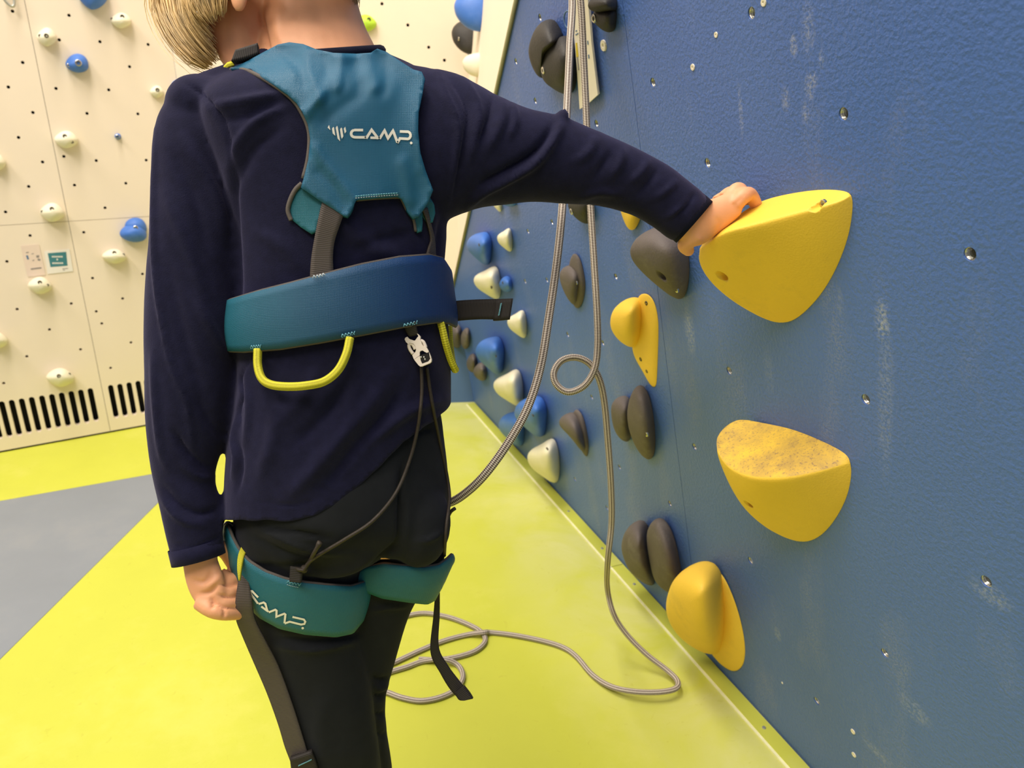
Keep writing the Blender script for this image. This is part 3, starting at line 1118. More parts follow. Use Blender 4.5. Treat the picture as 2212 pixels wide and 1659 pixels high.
finish_hold('climbing_hold', [lobe(BLUE, [(1222, 440), (1240, 420), (1265, 418), (1282, 432), (1282, 465), (1272, 484), (1255, 483), (1236, 468), (1225, 452)], .5)],
            bk, 'black hold behind the ropes just under the sleeve', bolts=[(1235, 457, .006)])
finish_hold('climbing_hold', [lobe(BLUE, [(1352, 540), (1360, 522), (1376, 506), (1400, 494), (1428, 491), (1455, 502), (1478, 524), (1489, 555), (1490, 592), (1485, 626), (1473, 651), (1455, 649), (1430, 633), (1400, 609), (1374, 585), (1357, 562)], .50, apex=(1395, 545))],
            gy, 'large smooth charcoal hold below the cuff of the sleeve', holes=[(1428, 597, .0075, .016)], bolts=[(1462, 627, .004)])
finish_hold('climbing_hold', [
    lobe(BLUE, [(1237, 545), (1250, 556), (1260, 585), (1265, 620), (1258, 655), (1245, 671), (1234, 655), (1228, 620), (1226, 580), (1230, 556)], .3),
    lobe(BLUE, [(1205, 588), (1213, 577), (1228, 573), (1246, 580), (1255, 600), (1254, 630), (1244, 662), (1230, 655), (1216, 632), (1207, 608)], .5)],
    gy, 'charcoal leaf-shaped hold between the two hanging ropes', bolts=[(1245, 611, .004)])
finish_hold('climbing_hold', [
    lobe(BLUE, [(1240, 883), (1255, 896), (1267, 930), (1272, 965), (1268, 989), (1258, 980), (1248, 950), (1240, 920), (1234, 897)], .3),
    lobe(BLUE, [(1202, 908), (1210, 898), (1228, 893), (1248, 905), (1262, 935), (1268, 975), (1258, 978), (1240, 956), (1222, 936), (1207, 921)], .5)],
    gy, 'charcoal beak-shaped hold under the rope loop')
finish_hold('climbing_hold', [
    lobe(BLUE, [(1316, 882), (1322, 863), (1340, 856), (1360, 862), (1366, 900), (1362, 945), (1352, 958), (1336, 950), (1322, 925)], .65),
    lobe(BLUE, [(1372, 830), (1388, 840), (1402, 865), (1412, 905), (1416, 950), (1413, 985), (1402, 998), (1385, 990), (1368, 965), (1355, 930), (1350, 890), (1358, 850)], .50)],
    gy, 'charcoal pair-of-discs hold right of the slack rope', bolts=[(1397, 938, .005)])
finish_hold('climbing_hold', [
    lobe(BLUE, [(1336, 1178), (1345, 1145), (1362, 1128), (1380, 1127), (1394, 1142), (1402, 1180), (1410, 1225), (1415, 1262), (1405, 1269), (1385, 1262), (1362, 1245), (1345, 1215)], .62),
    lobe(BLUE, [(1391, 1150), (1400, 1126), (1412, 1119), (1430, 1130), (1448, 1155), (1460, 1185), (1470, 1225), (1475, 1270), (1462, 1292), (1438, 1282), (1412, 1262), (1397, 1205)], .42)],
    gy, 'charcoal clam-shaped hold next to the lowest yellow hold')
finish_hold('climbing_hold', [
    lobe(BLUE, [(963, 722), (970, 704), (985, 700), (997, 712), (998, 738), (988, 754), (972, 748)], .5),
    lobe(BLUE, [(994, 728), (1000, 712), (1010, 708), (1016, 722), (1014, 745), (1004, 756), (996, 748)], .5)],
    gy, 'brownish twin-lobed hold by the far wall corner behind the yellow gear loop')
finish_hold('climbing_hold', [
    lobe(BLUE, [(1006, 785), (1012, 768), (1022, 764), (1030, 776), (1029, 797), (1020, 806), (1010, 800)], .5),
    lobe(BLUE, [(1020, 802), (1030, 786), (1042, 784), (1051, 798), (1050, 818), (1040, 824), (1027, 817)], .5)],
    gy, 'small brownish twin-lobed hold beneath a blue hold near the far corner')


def bb(u0, v0, u1, v1, shape):
    """outline from a box and a shape word"""
    S = {'round': [(0, .45), (.12, .15), (.45, 0), (.8, .1), (1, .45), (.95, .8), (.6, 1), (.2, .8)],
         'drop': [(0, .38), (.15, .12), (.5, .02), (.8, .0), (1, .25), (1, .62), (.92, .95), (.7, 1), (.38, .8), (.1, .58)],
         'fin': [(0, .42), (.1, .26), (.42, .14), (.72, .0), (.9, .12), (1, .5), (.97, .92), (.8, 1), (.45, .84), (.14, .66)],
         'cap': [(0, .62), (.06, .32), (.3, .05), (.6, 0), (.88, .2), (1, .6), (.92, .88), (.6, 1), (.25, .9)],
         'lens': [(0, .52), (.12, .25), (.4, .02), (.68, .06), (.92, .34), (1, .58), (.85, .84), (.5, 1), (.2, .82)]}[shape]
    return [(u0 + (u1 - u0) * x, v0 + (v1 - v0) * y) for x, y in S]


def simple(w, box, shape, m, label, hk=0.5, tilt=True, bolts=(), group=None, extra=(), holes=()):
    parts = [lobe(w, bb(*box, shape), hk, tilt=tilt)] + [lobe(w, bb(*e[0], e[1]), e[2], tilt=tilt) for e in extra]
    return finish_hold('climbing_hold', parts, m, label, group=group, w=w, bolts=bolts, sub=1 if len(parts) > 2 else 2, holes=holes)


GB = 'small holds on the far end of the blue wall'
simple(BLUE, (1003, 502, 1062, 574), 'drop', bh, 'dimpled blue hold, the highest blue one at the far end of the blue wall', group=GB, bolts=[(1035, 529, .004)])
simple(BLUE, (1071, 492, 1107, 545), 'fin', cr, 'small cream hold above and right of the dimpled blue hold', group=GB)
simple(BLUE, (1018, 574, 1082, 648), 'fin', cr, 'broad cream hold directly below the dimpled blue hold', group=GB, bolts=[(1061, 620, .005)])
simple(BLUE, (1076, 597, 1107, 632), 'cap', bh, 'tiny blue hold touching the right side of a broad cream hold', group=GB, bolts=[(1086, 611, .004)])
simple(BLUE, (1092, 669, 1138, 732), 'fin', cr, 'cream hold just beyond the tip of the black waist strap', group=GB)
simple(BLUE, (1022, 728, 1089, 810), 'drop', bh, 'domed blue hold halfway up by the far corner of the blue wall', group=GB, bolts=[(1071, 769, .004)])
simple(BLUE, (1060, 797, 1131, 880), 'fin', cr, 'cream hold between the domed blue hold and the low pair of blue holds', group=GB)
simple(BLUE, (1105, 857, 1181, 946), 'drop', bh, 'right-hand one of the two overlapping blue holds near the floor', group=GB, bolts=[(1151, 897, .004)])
simple(BLUE, (1072, 890, 1133, 966), 'drop', bh, 'left-hand one of the two overlapping blue holds near the floor', group=GB)
simple(BLUE, (1133, 946, 1209, 1046), 'fin', cr, 'lowest cream hold, right at the floor edge of the blue wall', group=GB, bolts=[(1182, 970, .005)])
simple(BLUE, (1064, 430, 1084, 458), 'drop', cr, 'sliver of a cream hold showing under the upper sleeve', group=GB)
simple(BLUE, (1080, 424, 1116, 447), 'cap', bh, 'sliver of a blue hold showing under the upper sleeve', group=GB)

# holds of the cream side panel and back wall
def knob(w, ub, v, hn, hy, hx, m, label, group=None, taper=0.35, bolts=()):
    """rounded jug on a panel seen edge-on: base at pixel ub, true sizes in metres"""
    C = w.hit(ub, v)
    V, F = ellipsoid(np.zeros(3), np.array([1., 0, 0]), np.array([0, 1., 0]), np.array([0, 0, 1.]), 22, 14)
    out = []
    for q in V:
        z = max(-0.0006, q[2] * hn)
        k = 1 - taper * max(0, -q[1]) * .6
        out.append(C + w.ex * q[0] * hx * k + w.ey * (q[1] * hy - z * .12) + w.n * (z * (1 + .25 * q[1])))
    return finish_hold('climbing_hold', [(out, F)], m, label, group=group, sub=1, w=w, bolts=bolts)


knob(WEDGE, 1040, 24, .075, .062, .045, bh, 'blue hold at the top edge on the cream side panel')
knob(WEDGE, 1021, 80, .065, .060, .040, bk, 'black hold half behind the blue one on the cream side panel', bolts=[(991, 84, .006)])
knob(WEDGE, 1007, 138, .050, .034, .030, cr, 'left-hand of two faint cream holds above the shoulder', 'faint cream pair on the side panel')
knob(WEDGE, 1035, 141, .046, .034, .030, cr, 'right-hand of two faint cream holds above the shoulder', 'faint cream pair on the side panel')
simple(BACK, (762, 30, 815, 70), 'lens', M['lime_hold'], 'lime green hold peeking out right of the child\'s neck', 0.3, tilt=False, bolts=[(797, 42, .006)])
simple(BACK, (366, 172, 394, 200), 'lens', bh, 'blue hold cut off by the child\'s left shoulder', 0.3, tilt=False)

GL = 'holds on the cream wall at the left'
simple(LEFT, (165, -52, 236, 23), 'lens', bh, 'round blue hold cut by the top edge on the cream wall', 0.35, tilt=False, group=GL)
simple(LEFT, (237, 26, 286, 62), 'lens', cr, 'cream hold between the round blue hold and the blond hair', 0.45, tilt=False, group=GL, bolts=[(264, 36, .006), (242, 41, .004)])
simple(LEFT, (78, 58, 124, 101), 'lens', cr, 'cream hold above and left of the blue hold with a white bolt', 0.45, tilt=False, group=GL, bolts=[(100, 77, .006), (86, 77, .004)])
simple(LEFT, (140, 115, 193, 158), 'cap', bh, 'rounded triangular blue hold with a white bolt on the cream wall', 0.4, tilt=False, group=GL, bolts=[(169, 136, .009), (148, 141, .005)])
simple(LEFT, (323, 184, 355, 212), 'lens', cr, 'small cream hold left of the child\'s shoulder', 0.45, tilt=False, group=GL, bolts=[(340, 194, .006)])
simple(LEFT, (115, 281, 171, 322), 'lens', cr, 'cream hold on the panel joint, left of the tiny blue ring', 0.4, tilt=False, group=GL, bolts=[(140, 294, .006), (156, 307, .004)])
simple(LEFT, (247, 288, 262, 302), 'round', bh, 'tiny round blue hold with a central bolt beside the sleeve', 0.5, tilt=False, group=GL, bolts=[(254, 295, .006)])
simple(LEFT, (-32, 330, 14, 371), 'lens', cr, 'cream hold cut by the left edge, upper one', 0.4, tilt=False, group=GL)
simple(LEFT, (84, 437, 141, 481), 'lens', cr, 'cream hold sitting on the horizontal panel joint', 0.45, tilt=False, group=GL, bolts=[(112, 451, .006), (91, 457, .004)])
simple(LEFT, (257, 482, 319, 525), 'cap', bh, 'notched blue hold touching the left sleeve', 0.4, tilt=False, group=GL, bolts=[(293, 492, .007)], extra=[((268, 469, 318, 515), 'round', .3)])
simple(LEFT, (218, 537, 276, 571), 'lens', cr, 'cream hold below the notched blue hold', 0.4, tilt=False, group=GL, bolts=[(247, 546, .006), (267, 550, .004)])
simple(LEFT, (58, 597, 114, 637), 'lens', cr, 'cream hold right under the paper notices', 0.4, tilt=False, group=GL, bolts=[(86, 610, .006), (103, 616, .004)])
simple(LEFT, (-36, 716, 19, 755), 'lens', cr, 'cream hold cut by the left edge, lower one', 0.4, tilt=False, group=GL)
simple(LEFT, (97, 794, 163, 838), 'lens', cr, 'cream hold just above the ventilation slots', 0.4, tilt=False, group=GL, bolts=[(127, 812, .006), (150, 808, .004)])


# ------------------------------------------------------------------ notices, card, carabiner
def px_plate(w, poly, h, th, name, m, parent=None):
    V, F = prism([w.hit(u, v, h + th) for u, v in poly], -w.n * th)
    return link(name, fix_normals(mesh(name, V, F)), m, parent, smooth=False)


n1 = px_plate(LEFT, [(45, 531), (84, 528), (99, 594), (60, 598)], 0.0008, 0.001, 'paper_notice', M['paper_pink'])
tag(n1, 'pinkish paper notice with faint sketches on the cream wall', 'notice')
for poly, mm in (([(56, 552), (60, 551), (63, 560), (59, 561)], 'ink_blue'), ([(78, 552), (84, 551), (85, 556), (79, 557)], 'ink'), ([(82, 558), (88, 560), (86, 564), (81, 562)], 'ink'), ([(66, 580), (89, 577), (90, 580), (67, 583)], 'ink'),
                 ([(56, 545), (62, 544), (62, 546), (56, 547)], 'ink'), ([(68, 548), (73, 547), (73, 548.5), (68, 549.5)], 'ink'), ([(70, 562), (74, 561), (74, 563), (70, 564)], 'ink')):
    px_plate(LEFT, poly, 0.0018, 0.0003, 'printed_mark', M[mm], n1)
n2 = px_plate(LEFT, [(96, 543), (150, 538), (158, 586), (103, 592)], 0.0008, 0.001, 'paper_notice', M['paper'])
tag(n2, 'white paper notice with a teal block of white lettering', 'notice')
px_plate(LEFT, [(103, 547), (143, 544), (146, 574), (109, 577)], 0.0018, 0.0003, 'teal_block', M['teal_print'], n2)
for x0, x1, y in ((112, 136, 553), (122, 126, 559), (113, 138, 567)):
    for k in range(int((x1 - x0) / 4)):
        xx = x0 + k * 4
        px_plate(LEFT, [(xx, y), (xx + 3, y - .2), (xx + 3.3, y + 3), (xx + .3, y + 3.2)], 0.0021, 0.0002, 'lettering', M['paper'], n2)
px_plate(LEFT, [(135, 580), (147, 579), (147, 580.5), (135, 581.5)], 0.0018, 0.0003, 'lettering', M['ink'], n2)
px_plate(LEFT, [(136, 583), (140, 582.7), (140, 584), (136, 584.3)], 0.0018, 0.0003, 'lettering', M['ink'], n2)

cd = px_plate(BLUE, [(1232, -22), (1268, -22), (1277, 90), (1291, 205), (1272, 222), (1252, 236), (1246, 150)], 0.010, 0.002, 'route_card', M['card'])
tag(cd, 'cream laminated route card hanging behind the ropes on the blue wall', 'sign')
px_plate(BLUE, [(1262, -22), (1269, -22), (1278, 90), (1292, 203), (1286, 208), (1276, 120)], 0.004, 0.003, 'rear_card', M['paper'], cd)
px_plate(BLUE, [(1243, 93), (1246, 92), (1249, 122), (1245, 124)], 0.0123, 0.0004, 'yellow_mark', M['ink_yellow'], cd)
px_plate(BLUE, [(1246.5, 125), (1248, 125), (1251, 151), (1249, 152)], 0.0123, 0.0004, 'dark_line', M['ink'], cd)
px_plate(BLUE, [(1268, 88), (1270, 88), (1271, 96), (1269, 97)], 0.0123, 0.0004, 'printed_mark', M['ink_blue'], cd)
px_plate(BLUE, [(1270, 118), (1272, 118), (1273, 126), (1271, 127)], 0.0123, 0.0004, 'printed_mark', M['ink_blue'], cd)
for q in ((1243, 66), (1246, 72), (1243, 74)):
    px_plate(BLUE, [(q[0], q[1]), (q[0] + 3, q[1] - 1), (q[0] + 3, q[1] + 1.5), (q[0], q[1] + 2.5)], 0.0123, 0.0004, 'printed_mark', M['ink_blue'], cd)
cc = BLUE.ab(1243, 40)
arc = [BLUE.pt(cc[0] + 0.016 * math.cos(t), cc[1] + 0.013 * math.sin(t), 0.0125) for t in np.linspace(0, 2 * math.pi, 28)]
link('ring_print', tube_mesh('ring_print', arc, 0.0012, 6), M['ink_blue'], cd)

pts = catmull([(8, -30), (6, -10), (12, 2), (24, 13), (30, 12), (31, 0), (28, -16), (24, -34)], 40, closed=True)
q = tube_mesh('carabiner', [LEFT.hit(u, v, 0.02) for u, v in pts] + [LEFT.hit(pts[0][0], pts[0][1], 0.02)], 0.004, 8)
tag(link('carabiner', q, M['steel_dull']), 'steel carabiner hanging at the top left corner of the cream wall', 'carabiner')

# ================================================================== THE CHILD
def ring_px(L, R, d, k, yaw, axis, n=36, p=2.0, dd=0.0):
    """cross-section whose silhouette edges are seen at pixels L and R"""
    a, b = at(L[0], L[1], d - dd / 2), at(R[0], R[1], d + dd / 2)
    c = (a + b) / 2
    w = np.linalg.norm(b - a) / 2
    x = unit(b - a)
    vr = unit(c - CAM)
    y = unit(vr - x * (vr @ x))
    A = w / math.sqrt(math.cos(yaw) ** 2 + (k * math.sin(yaw)) ** 2)
    ea = A * (math.cos(yaw) * x + math.sin(yaw) * y)
    eb = k * A * (-math.sin(yaw) * x + math.cos(yaw) * y)
    tt = np.linspace(0, 2 * math.pi, n, endpoint=False)
    ct, st_ = np.cos(tt), np.sin(tt)
    ct = np.sign(ct) * np.abs(ct) ** (2 / p); st_ = np.sign(st_) * np.abs(st_) ** (2 / p)
    dpx = np.array([R[0] - L[0], R[1] - L[1]], float)
    sc = 1.0
    for _ in range(4):      # make the seen outline meet both edges
        P = c + sc * (ct[:, None] * ea + st_[:, None] * eb)
        q = P - CAM; dd_ = q @ AF
        uu, vv = 1106 + FPX * (q @ AR) / dd_, 829.5 - FPX * (q @ AU) / dd_
        s_ = ((uu - L[0]) * dpx[0] + (vv - L[1]) * dpx[1]) / (dpx @ dpx)
        lo, hi = s_.min(), s_.max()
        c = c + x * (2 * w) * (1 - lo - hi) / 2
        sc /= (hi - lo)
    return list(c + sc * (ct[:, None] * ea + st_[:, None] * eb))


def body_loft(spec, nres=None, scale=1.0, n=36, p=2.0):
    """spec rows: (uL,vL,uR,vR,d,k,yawdeg); smooth along its length"""
    S = np.array(spec, float)
    if nres:
        t = np.linspace(0, len(S) - 1, nres)
        Q = np.vstack([2 * S[0] - S[1], S, 2 * S[-1] - S[-2]])
        out = []
        for x in t:
            i = min(int(x), len(S) - 2)
            f = x - i
            p0, p1, p2, p3 = Q[i], Q[i + 1], Q[i + 2], Q[i + 3]
            out.append(0.5 * ((2 * p1) + (-p0 + p2) * f + (2 * p0 - 5 * p1 + 4 * p2 - p3) * f * f + (-p0 + 3 * p1 - 3 * p2 + p3) * f ** 3))
        S = np.array(out)
    C = np.array([(at(r[0], r[1], r[4]) + at(r[2], r[3], r[4])) / 2 for r in S])
    T = np.gradient(C, axis=0)
    rings = []
    for r, c, t in zip(S, C, T):
        R = ring_px((r[0], r[1]), (r[2], r[3]), r[4], r[5], math.radians(r[6]), unit(t), n, p)
        rings.append([c + (q - c) * scale for q in R])
    return rings


def remeshed(parts, voxel, smooth=6, fac=0.5):
    me = fix_normals(mesh('blend', *join([(p[0], p[1]) for p in parts])))
    return evaluated(me, [('REMESH', dict(mode='VOXEL', voxel_size=voxel, adaptivity=0.0)), ('SMOOTH', dict(iterations=smooth, factor=fac))])


def get_co(me):
    co = np.empty(len(me.vertices) * 3, np.float32)
    me.vertices.foreach_get('co', co)
    return co.reshape(-1, 3).astype(float)


def get_no(me):
    no = np.empty(len(me.vertices) * 3, np.float32)
    me.vertex_normals.foreach_get('vector', no)
    return no.reshape(-1, 3).astype(float)


def pixv(co):
    q = co - CAM
    d = q @ AF
    return 1106 + FPX * (q @ AR) / d, 829.5 - FPX * (q @ AU) / d, d


def fold(me, folds, facing=True):
    """press creases (amp<0) and ridges (amp>0, metres) into cloth along drawn lines; width in pixels at that distance"""
    co, no = get_co(me), get_no(me)
    u, v, d = pixv(co)
    view = co - CAM
    view /= np.linalg.norm(view, axis=1)[:, None]
    face = np.clip(-(view * no).sum(1) * 2.5 + 0.3, 0, 1)
    disp = np.zeros(len(co))
    for pts, amp, w in folds:
        P = catmull(np.array(pts, float), 30)
        best = np.full(len(co), 1e9)
        tt = np.zeros(len(co))
        for i in range(len(P) - 1):
            a, b = P[i], P[i + 1]
            ab = b - a
            t = np.clip(((u - a[0]) * ab[0] + (v - a[1]) * ab[1]) / (ab @ ab + 1e-9), 0, 1)
            q = np.hypot(u - a[0] - ab[0] * t, v - a[1] - ab[1] * t)
            m = q < best
            best[m] = q[m]
            tt[m] = (i + t[m]) / (len(P) - 1)
        taper = np.sin(np.clip(tt, 0.02, 0.98) * math.pi) ** 0.5
        disp += amp * np.exp(-(best / w) ** 2) * taper
    co = co + no * (disp * face)[:, None]
    me.vertices.foreach_set('co', co.astype(np.float32).ravel())
    me.update()


def wobble(me, amp, scale, seed=0.0):
    from mathutils import noise
    co, no = get_co(me), get_no(me)
    dv = np.array([noise.noise(Vector((p[0] * scale + seed, p[1] * scale, p[2] * scale * 0.6))) for p in co])
    co += no * (dv * amp)[:, None]
    me.vertices.foreach_set('co', co.astype(np.float32).ravel())
    me.update()


Y = 28
TORSO = [  # uL vL uR vR depth ratio yaw
    (608, 102, 800, 104, .805, .80, Y), (548, 132, 848, 124, .805, .72, Y), (474, 162, 903, 146, .802, .64, Y), (432, 202, 940, 182, .800, .60, Y),
    (440, 270, 950, 255, .802, .60, Y), (470, 350, 955, 340, .806, .60, Y), (495, 430, 962, 420, .811, .61, Y), (508, 520, 962, 520, .817, .62, Y),
    (513, 620, 957, 615, .824, .64, Y), (512, 720, 968, 705, .832, .66, Y), (514, 800, 974, 790, .838, .68, Y), (504, 880, 973, 870, .844, .70, Y),
    (493, 960, 970, 950, .850, .72, Y), (486, 1040, 966, 1035, .856, .74, Y), (483, 1100, 964, 1100, .860, .75, Y), (480, 1160, 962, 1160, .862, .75, Y)]
SLEEVE_L = [(400, 186, 478, 205, .770, .85, 0), (352, 232, 487, 262, .768, .85, 0), (332, 300, 498, 320, .770, .85, 0), (326, 400, 507, 405, .775, .85, 0), (321, 500, 513, 500, .780, .85, 0),
            (316, 600, 517, 600, .786, .85, 0), (313, 700, 516, 700, .790, .85, 0), (312, 800, 508, 797, .793, .85, 0), (315, 890, 500, 882, .795, .85, 0),
            (321, 960, 484, 952, .796, .85, 0), (331, 1030, 464, 1020, .797, .85, 0), (342, 1085, 470, 1065, .797, .85, 0), (354, 1140, 477, 1112, .797, .85, 0), (367, 1190, 481, 1168, .797, .85, 0), (375, 1222, 484, 1196, .797, .85, 0)]
SLEEVE_R = [(870, 150, 905, 480, .835, .75, 0), (925, 148, 945, 482, .838, .75, 0), (990, 163, 985, 466, .842, .78, 0), (1060, 200, 1035, 448, .848, .82, 0), (1130, 231, 1095, 440, .854, .85, 0), (1205, 250, 1165, 436, .860, .85, 0),
            (1283, 282, 1235, 440, .866, .85, 0), (1352, 309, 1298, 443, .872, .85, 0), (1422, 346, 1362, 460, .878, .85, 0), (1480, 388, 1412, 490, .883, .85, 0), (1515, 415, 1440, 512, .886, .85, 0), (1536, 437, 1462, 523, .888, .85, 0)]
PELVIS = [(545, 850, 935, 850, .848, .66, Y), (535, 900, 952, 895, .850, .68, Y), (528, 960, 960, 950, .853, .72, Y), (520, 1040, 968, 1030, .857, .76, Y), (512, 1110, 970, 1100, .861, .80, Y), (508, 1165, 969, 1155, .864, .80, Y), (525, 1215, 955, 1205, .866, .70, Y)]
LEG_L = [(503, 1110, 790, 1100, .850, .9, 0), (505, 1170, 800, 1165, .855, .95, 0), (515, 1230, 795, 1225, .860, .95, 0), (530, 1300, 785, 1295, .866, .95, 0), (548, 1370, 780, 1362, .873, .95, 0), (568, 1425, 788, 1418, .880, .95, 0),
         (592, 1485, 800, 1478, .888, .95, 0), (608, 1545, 810, 1540, .896, 1.0, 0), (620, 1605, 817, 1600, .905, 1.05, 0), (629, 1665, 823, 1660, .916, 1.1, 0), (640, 1760, 820, 1755, .940, 1.1, 0), (655, 1880, 800, 1875, .975, 1.1, 0), (675, 2000, 790, 1995, 1.010, 1.1, 0), (685, 2090, 790, 2085, 1.035, 1.1, 0)]
LEG_R = [(740, 1110, 968, 1100, .885, .9, 0), (745, 1170, 968, 1160, .890, .95, 0), (740, 1225, 958, 1215, .896, .95, 0), (725, 1270, 925, 1262, .902, .95, 0), (708, 1310, 897, 1305, .908, .95, 0), (692, 1365, 873, 1362, .916, 1.0, 0),
         (682, 1421, 855, 1421, .925, 1.0, 0), (678, 1477, 841, 1477, .934, 1.0, 0), (674, 1524, 834, 1524, .942, 1.0, 0), (676, 1585, 838, 1585, .952, 1.05, 0), (680, 1655, 847, 1655, .966, 1.1, 0), (695, 1750, 845, 1750, .988, 1.1, 0), (715, 1860, 830, 1860, 1.015, 1.1, 0), (725, 1950, 825, 1950, 1.04, 1.1, 0), (728, 2020, 822, 2020, 1.058, 1.1, 0)]
HIP_C = at(740, 1150, .86)
person = empty('person', np.array([at(745, 2040, 1.03)[0], at(745, 2040, 1.03)[1], 0.0]))
tag(person, 'child in navy long-sleeved shirt and charcoal trousers seen from behind, right arm outstretched', 'person')

# ---- shirt
shirt_parts = [loft(body_loft(TORSO, 40, 1.0, 44, 2.15)), loft(body_loft(SLEEVE_L, 40, 1.0, 32)), loft(body_loft(SLEEVE_R, 40, 1.0, 32))]
shirt_parts.append(ellipsoid(at(440, 228, .775), AR * .036, AU * .028, AF * .036))
shirt_parts.append(tube(catmull(np.array([at(600, 165, .80), at(540, 185, .795), at(480, 205, .785), at(425, 224, .775)]), 14), np.linspace(.030, .0235, 14), 14)[:2])
shirt_parts.append(ellipsoid(at(900, 250, .825), AR * .05, AU * .052, AF * .045))
shirt_me = remeshed(shirt_parts, 0.0036, 8, 0.5)
SF = [
    # left shoulder blade and arm hole
    ([(455, 232), (521, 220), (616, 202)], .0040, 11), ([(480, 262), (540, 248), (600, 225)], -.0030, 10), ([(500, 360), (521, 300), (572, 250), (620, 232)], .0042, 12),
    ([(505, 415), (545, 330), (610, 275)], -.0030, 12), ([(396, 178), (440, 205), (472, 240), (495, 300), (502, 350)], -.0035, 5), ([(505, 340), (508, 450), (515, 600), (515, 740)], -.005, 9),
    ([(395, 300), (440, 370), (470, 440), (485, 520)], .0035, 13), ([(375, 330), (420, 430), (450, 540)], -.0028, 14), ([(360, 420), (400, 520), (440, 640)], .003, 14),
    # left sleeve seam and elbow
    ([(336, 280), (333, 423), (338, 580), (354, 705), (376, 800), (402, 865), (412, 930), (418, 990)], .0030, 6), ([(360, 560), (385, 680), (420, 800), (455, 890)], -.0030, 16), ([(332, 760), (338, 880), (348, 970), (365, 1015)], .0030, 8),
    ([(375, 930), (398, 970), (430, 1000), (450, 1010)], -.0040, 7), ([(420, 850), (455, 915), (478, 950)], -.0030, 12), ([(425, 640), (460, 720), (492, 780)], .0035, 12), ([(395, 1005), (430, 1030), (460, 1030)], .0030, 8),
    ([(352, 1050), (385, 1090), (430, 1110), (470, 1100)], -.0035, 8), ([(350, 1075), (390, 1120), (440, 1135)], .0030, 7), ([(366, 1172), (420, 1182), (478, 1155)], -.0015, 3),
    # right arm hole and sleeve
    ([(946, 155), (962, 203), (985, 258), (988, 325), (968, 434)], .0035, 7), ([(968, 163), (1004, 217), (1010, 271), (992, 353), (975, 440)], -.0035, 8), ([(1000, 172), (1030, 225), (1032, 280), (1012, 350)], .0032, 8),
    ([(1063, 203), (1055, 258), (1030, 312)], -.004, 9), ([(1090, 220), (1080, 270), (1050, 330)], .0035, 9), ([(1108, 228), (1112, 262), (1098, 300)], .003, 7),
    ([(1215, 255), (1208, 280), (1180, 325), (1140, 362), (1050, 408), (1005, 447)], .0075, 9), ([(1192, 256), (1190, 280), (1162, 322), (1122, 352), (1040, 395)], -.006, 10), ([(1202, 247), (1212, 253), (1222, 262)], .006, 8),
    ([(1290, 295), (1270, 330), (1240, 350)], .003, 10), ([(1320, 330), (1300, 360), (1280, 390)], -.003, 10), ([(1345, 318), (1340, 350), (1318, 385)], .0035, 9), ([(1402, 344), (1385, 372), (1360, 395)], .0035, 8), ([(1420, 365), (1400, 395), (1375, 420)], -.003, 8),
    ([(1462, 390), (1440, 412), (1410, 430)], .003, 7), ([(1500, 418), (1485, 440), (1460, 465)], -.003, 6), ([(1440, 470), (1470, 450), (1490, 430)], .003, 6), ([(1250, 430), (1290, 415), (1340, 420)], .003, 9),
    # back under the yoke and below the belt
    ([(560, 500), (620, 540), (660, 600)], .003, 14), ([(740, 470), (780, 520), (870, 560)], .004, 20), ([(760, 540), (820, 520), (900, 500)], -.003, 14), ([(950, 470), (945, 520), (940, 560)], -.003, 8),
    ([(830, 820), (790, 880), (735, 945), (671, 1022), (620, 1075)], .0060, 20), ([(870, 830), (830, 905), (760, 985), (700, 1050)], -.0050, 16), ([(958, 862), (880, 890), (800, 950), (740, 1020)], .0055, 13), ([(770, 800), (720, 880), (640, 960)], -.0045, 20),
    ([(540, 783), (522, 815), (528, 850), (518, 885), (520, 920)], -.0040, 4), ([(512, 900), (507, 950), (512, 990), (505, 1030)], .0035, 5), ([(518, 960), (522, 1010), (515, 1060)], -.003, 6), ([(535, 800), (540, 880), (530, 960)], .003, 8), ([(600, 870), (590, 950), (560, 1040)], .003, 16), ([(690, 790), (650, 860), (600, 920)], .003, 18), ([(560, 1085), (640, 1090), (700, 1070)], -.0012, 4)]
fold(shirt_me, [(a_, b_ * 1.35, c_ * .9) for a_, b_, c_ in SF])
wobble(shirt_me, 0.0016, 26)
# trim at the hem line and at the cuffs
HEM = np.array([(470, 1124), (485, 1126), (560, 1128), (640, 1127), (680, 1117), (720, 1097), (770, 1058), (820, 1012), (870, 960), (910, 930), (945, 905), (968, 880), (1000, 868)], float)
bm = bmesh.new()
bm.from_mesh(shirt_me)


def hem_v(P):
    u, v, d = pix(P)
    return u, v, np.interp(u, HEM[:, 0], HEM[:, 1])


def in_torso(u, v):
    return v > 860 and u > np.interp(v, [860, 900, 950, 1000, 1100, 1200], [503, 498, 492, 484, 480, 484])


kill = []
for vv in bm.verts:
    u, v, h = hem_v(np.array(vv.co))
    d = (np.array(vv.co) - CAM) @ AF
    back_shift = np.clip((d - .86) / .12, 0, 1) * 40
    if v > h - back_shift and in_torso(u, v):
        kill.append(vv)
bmesh.ops.delete(bm, geom=kill, context='VERTS')
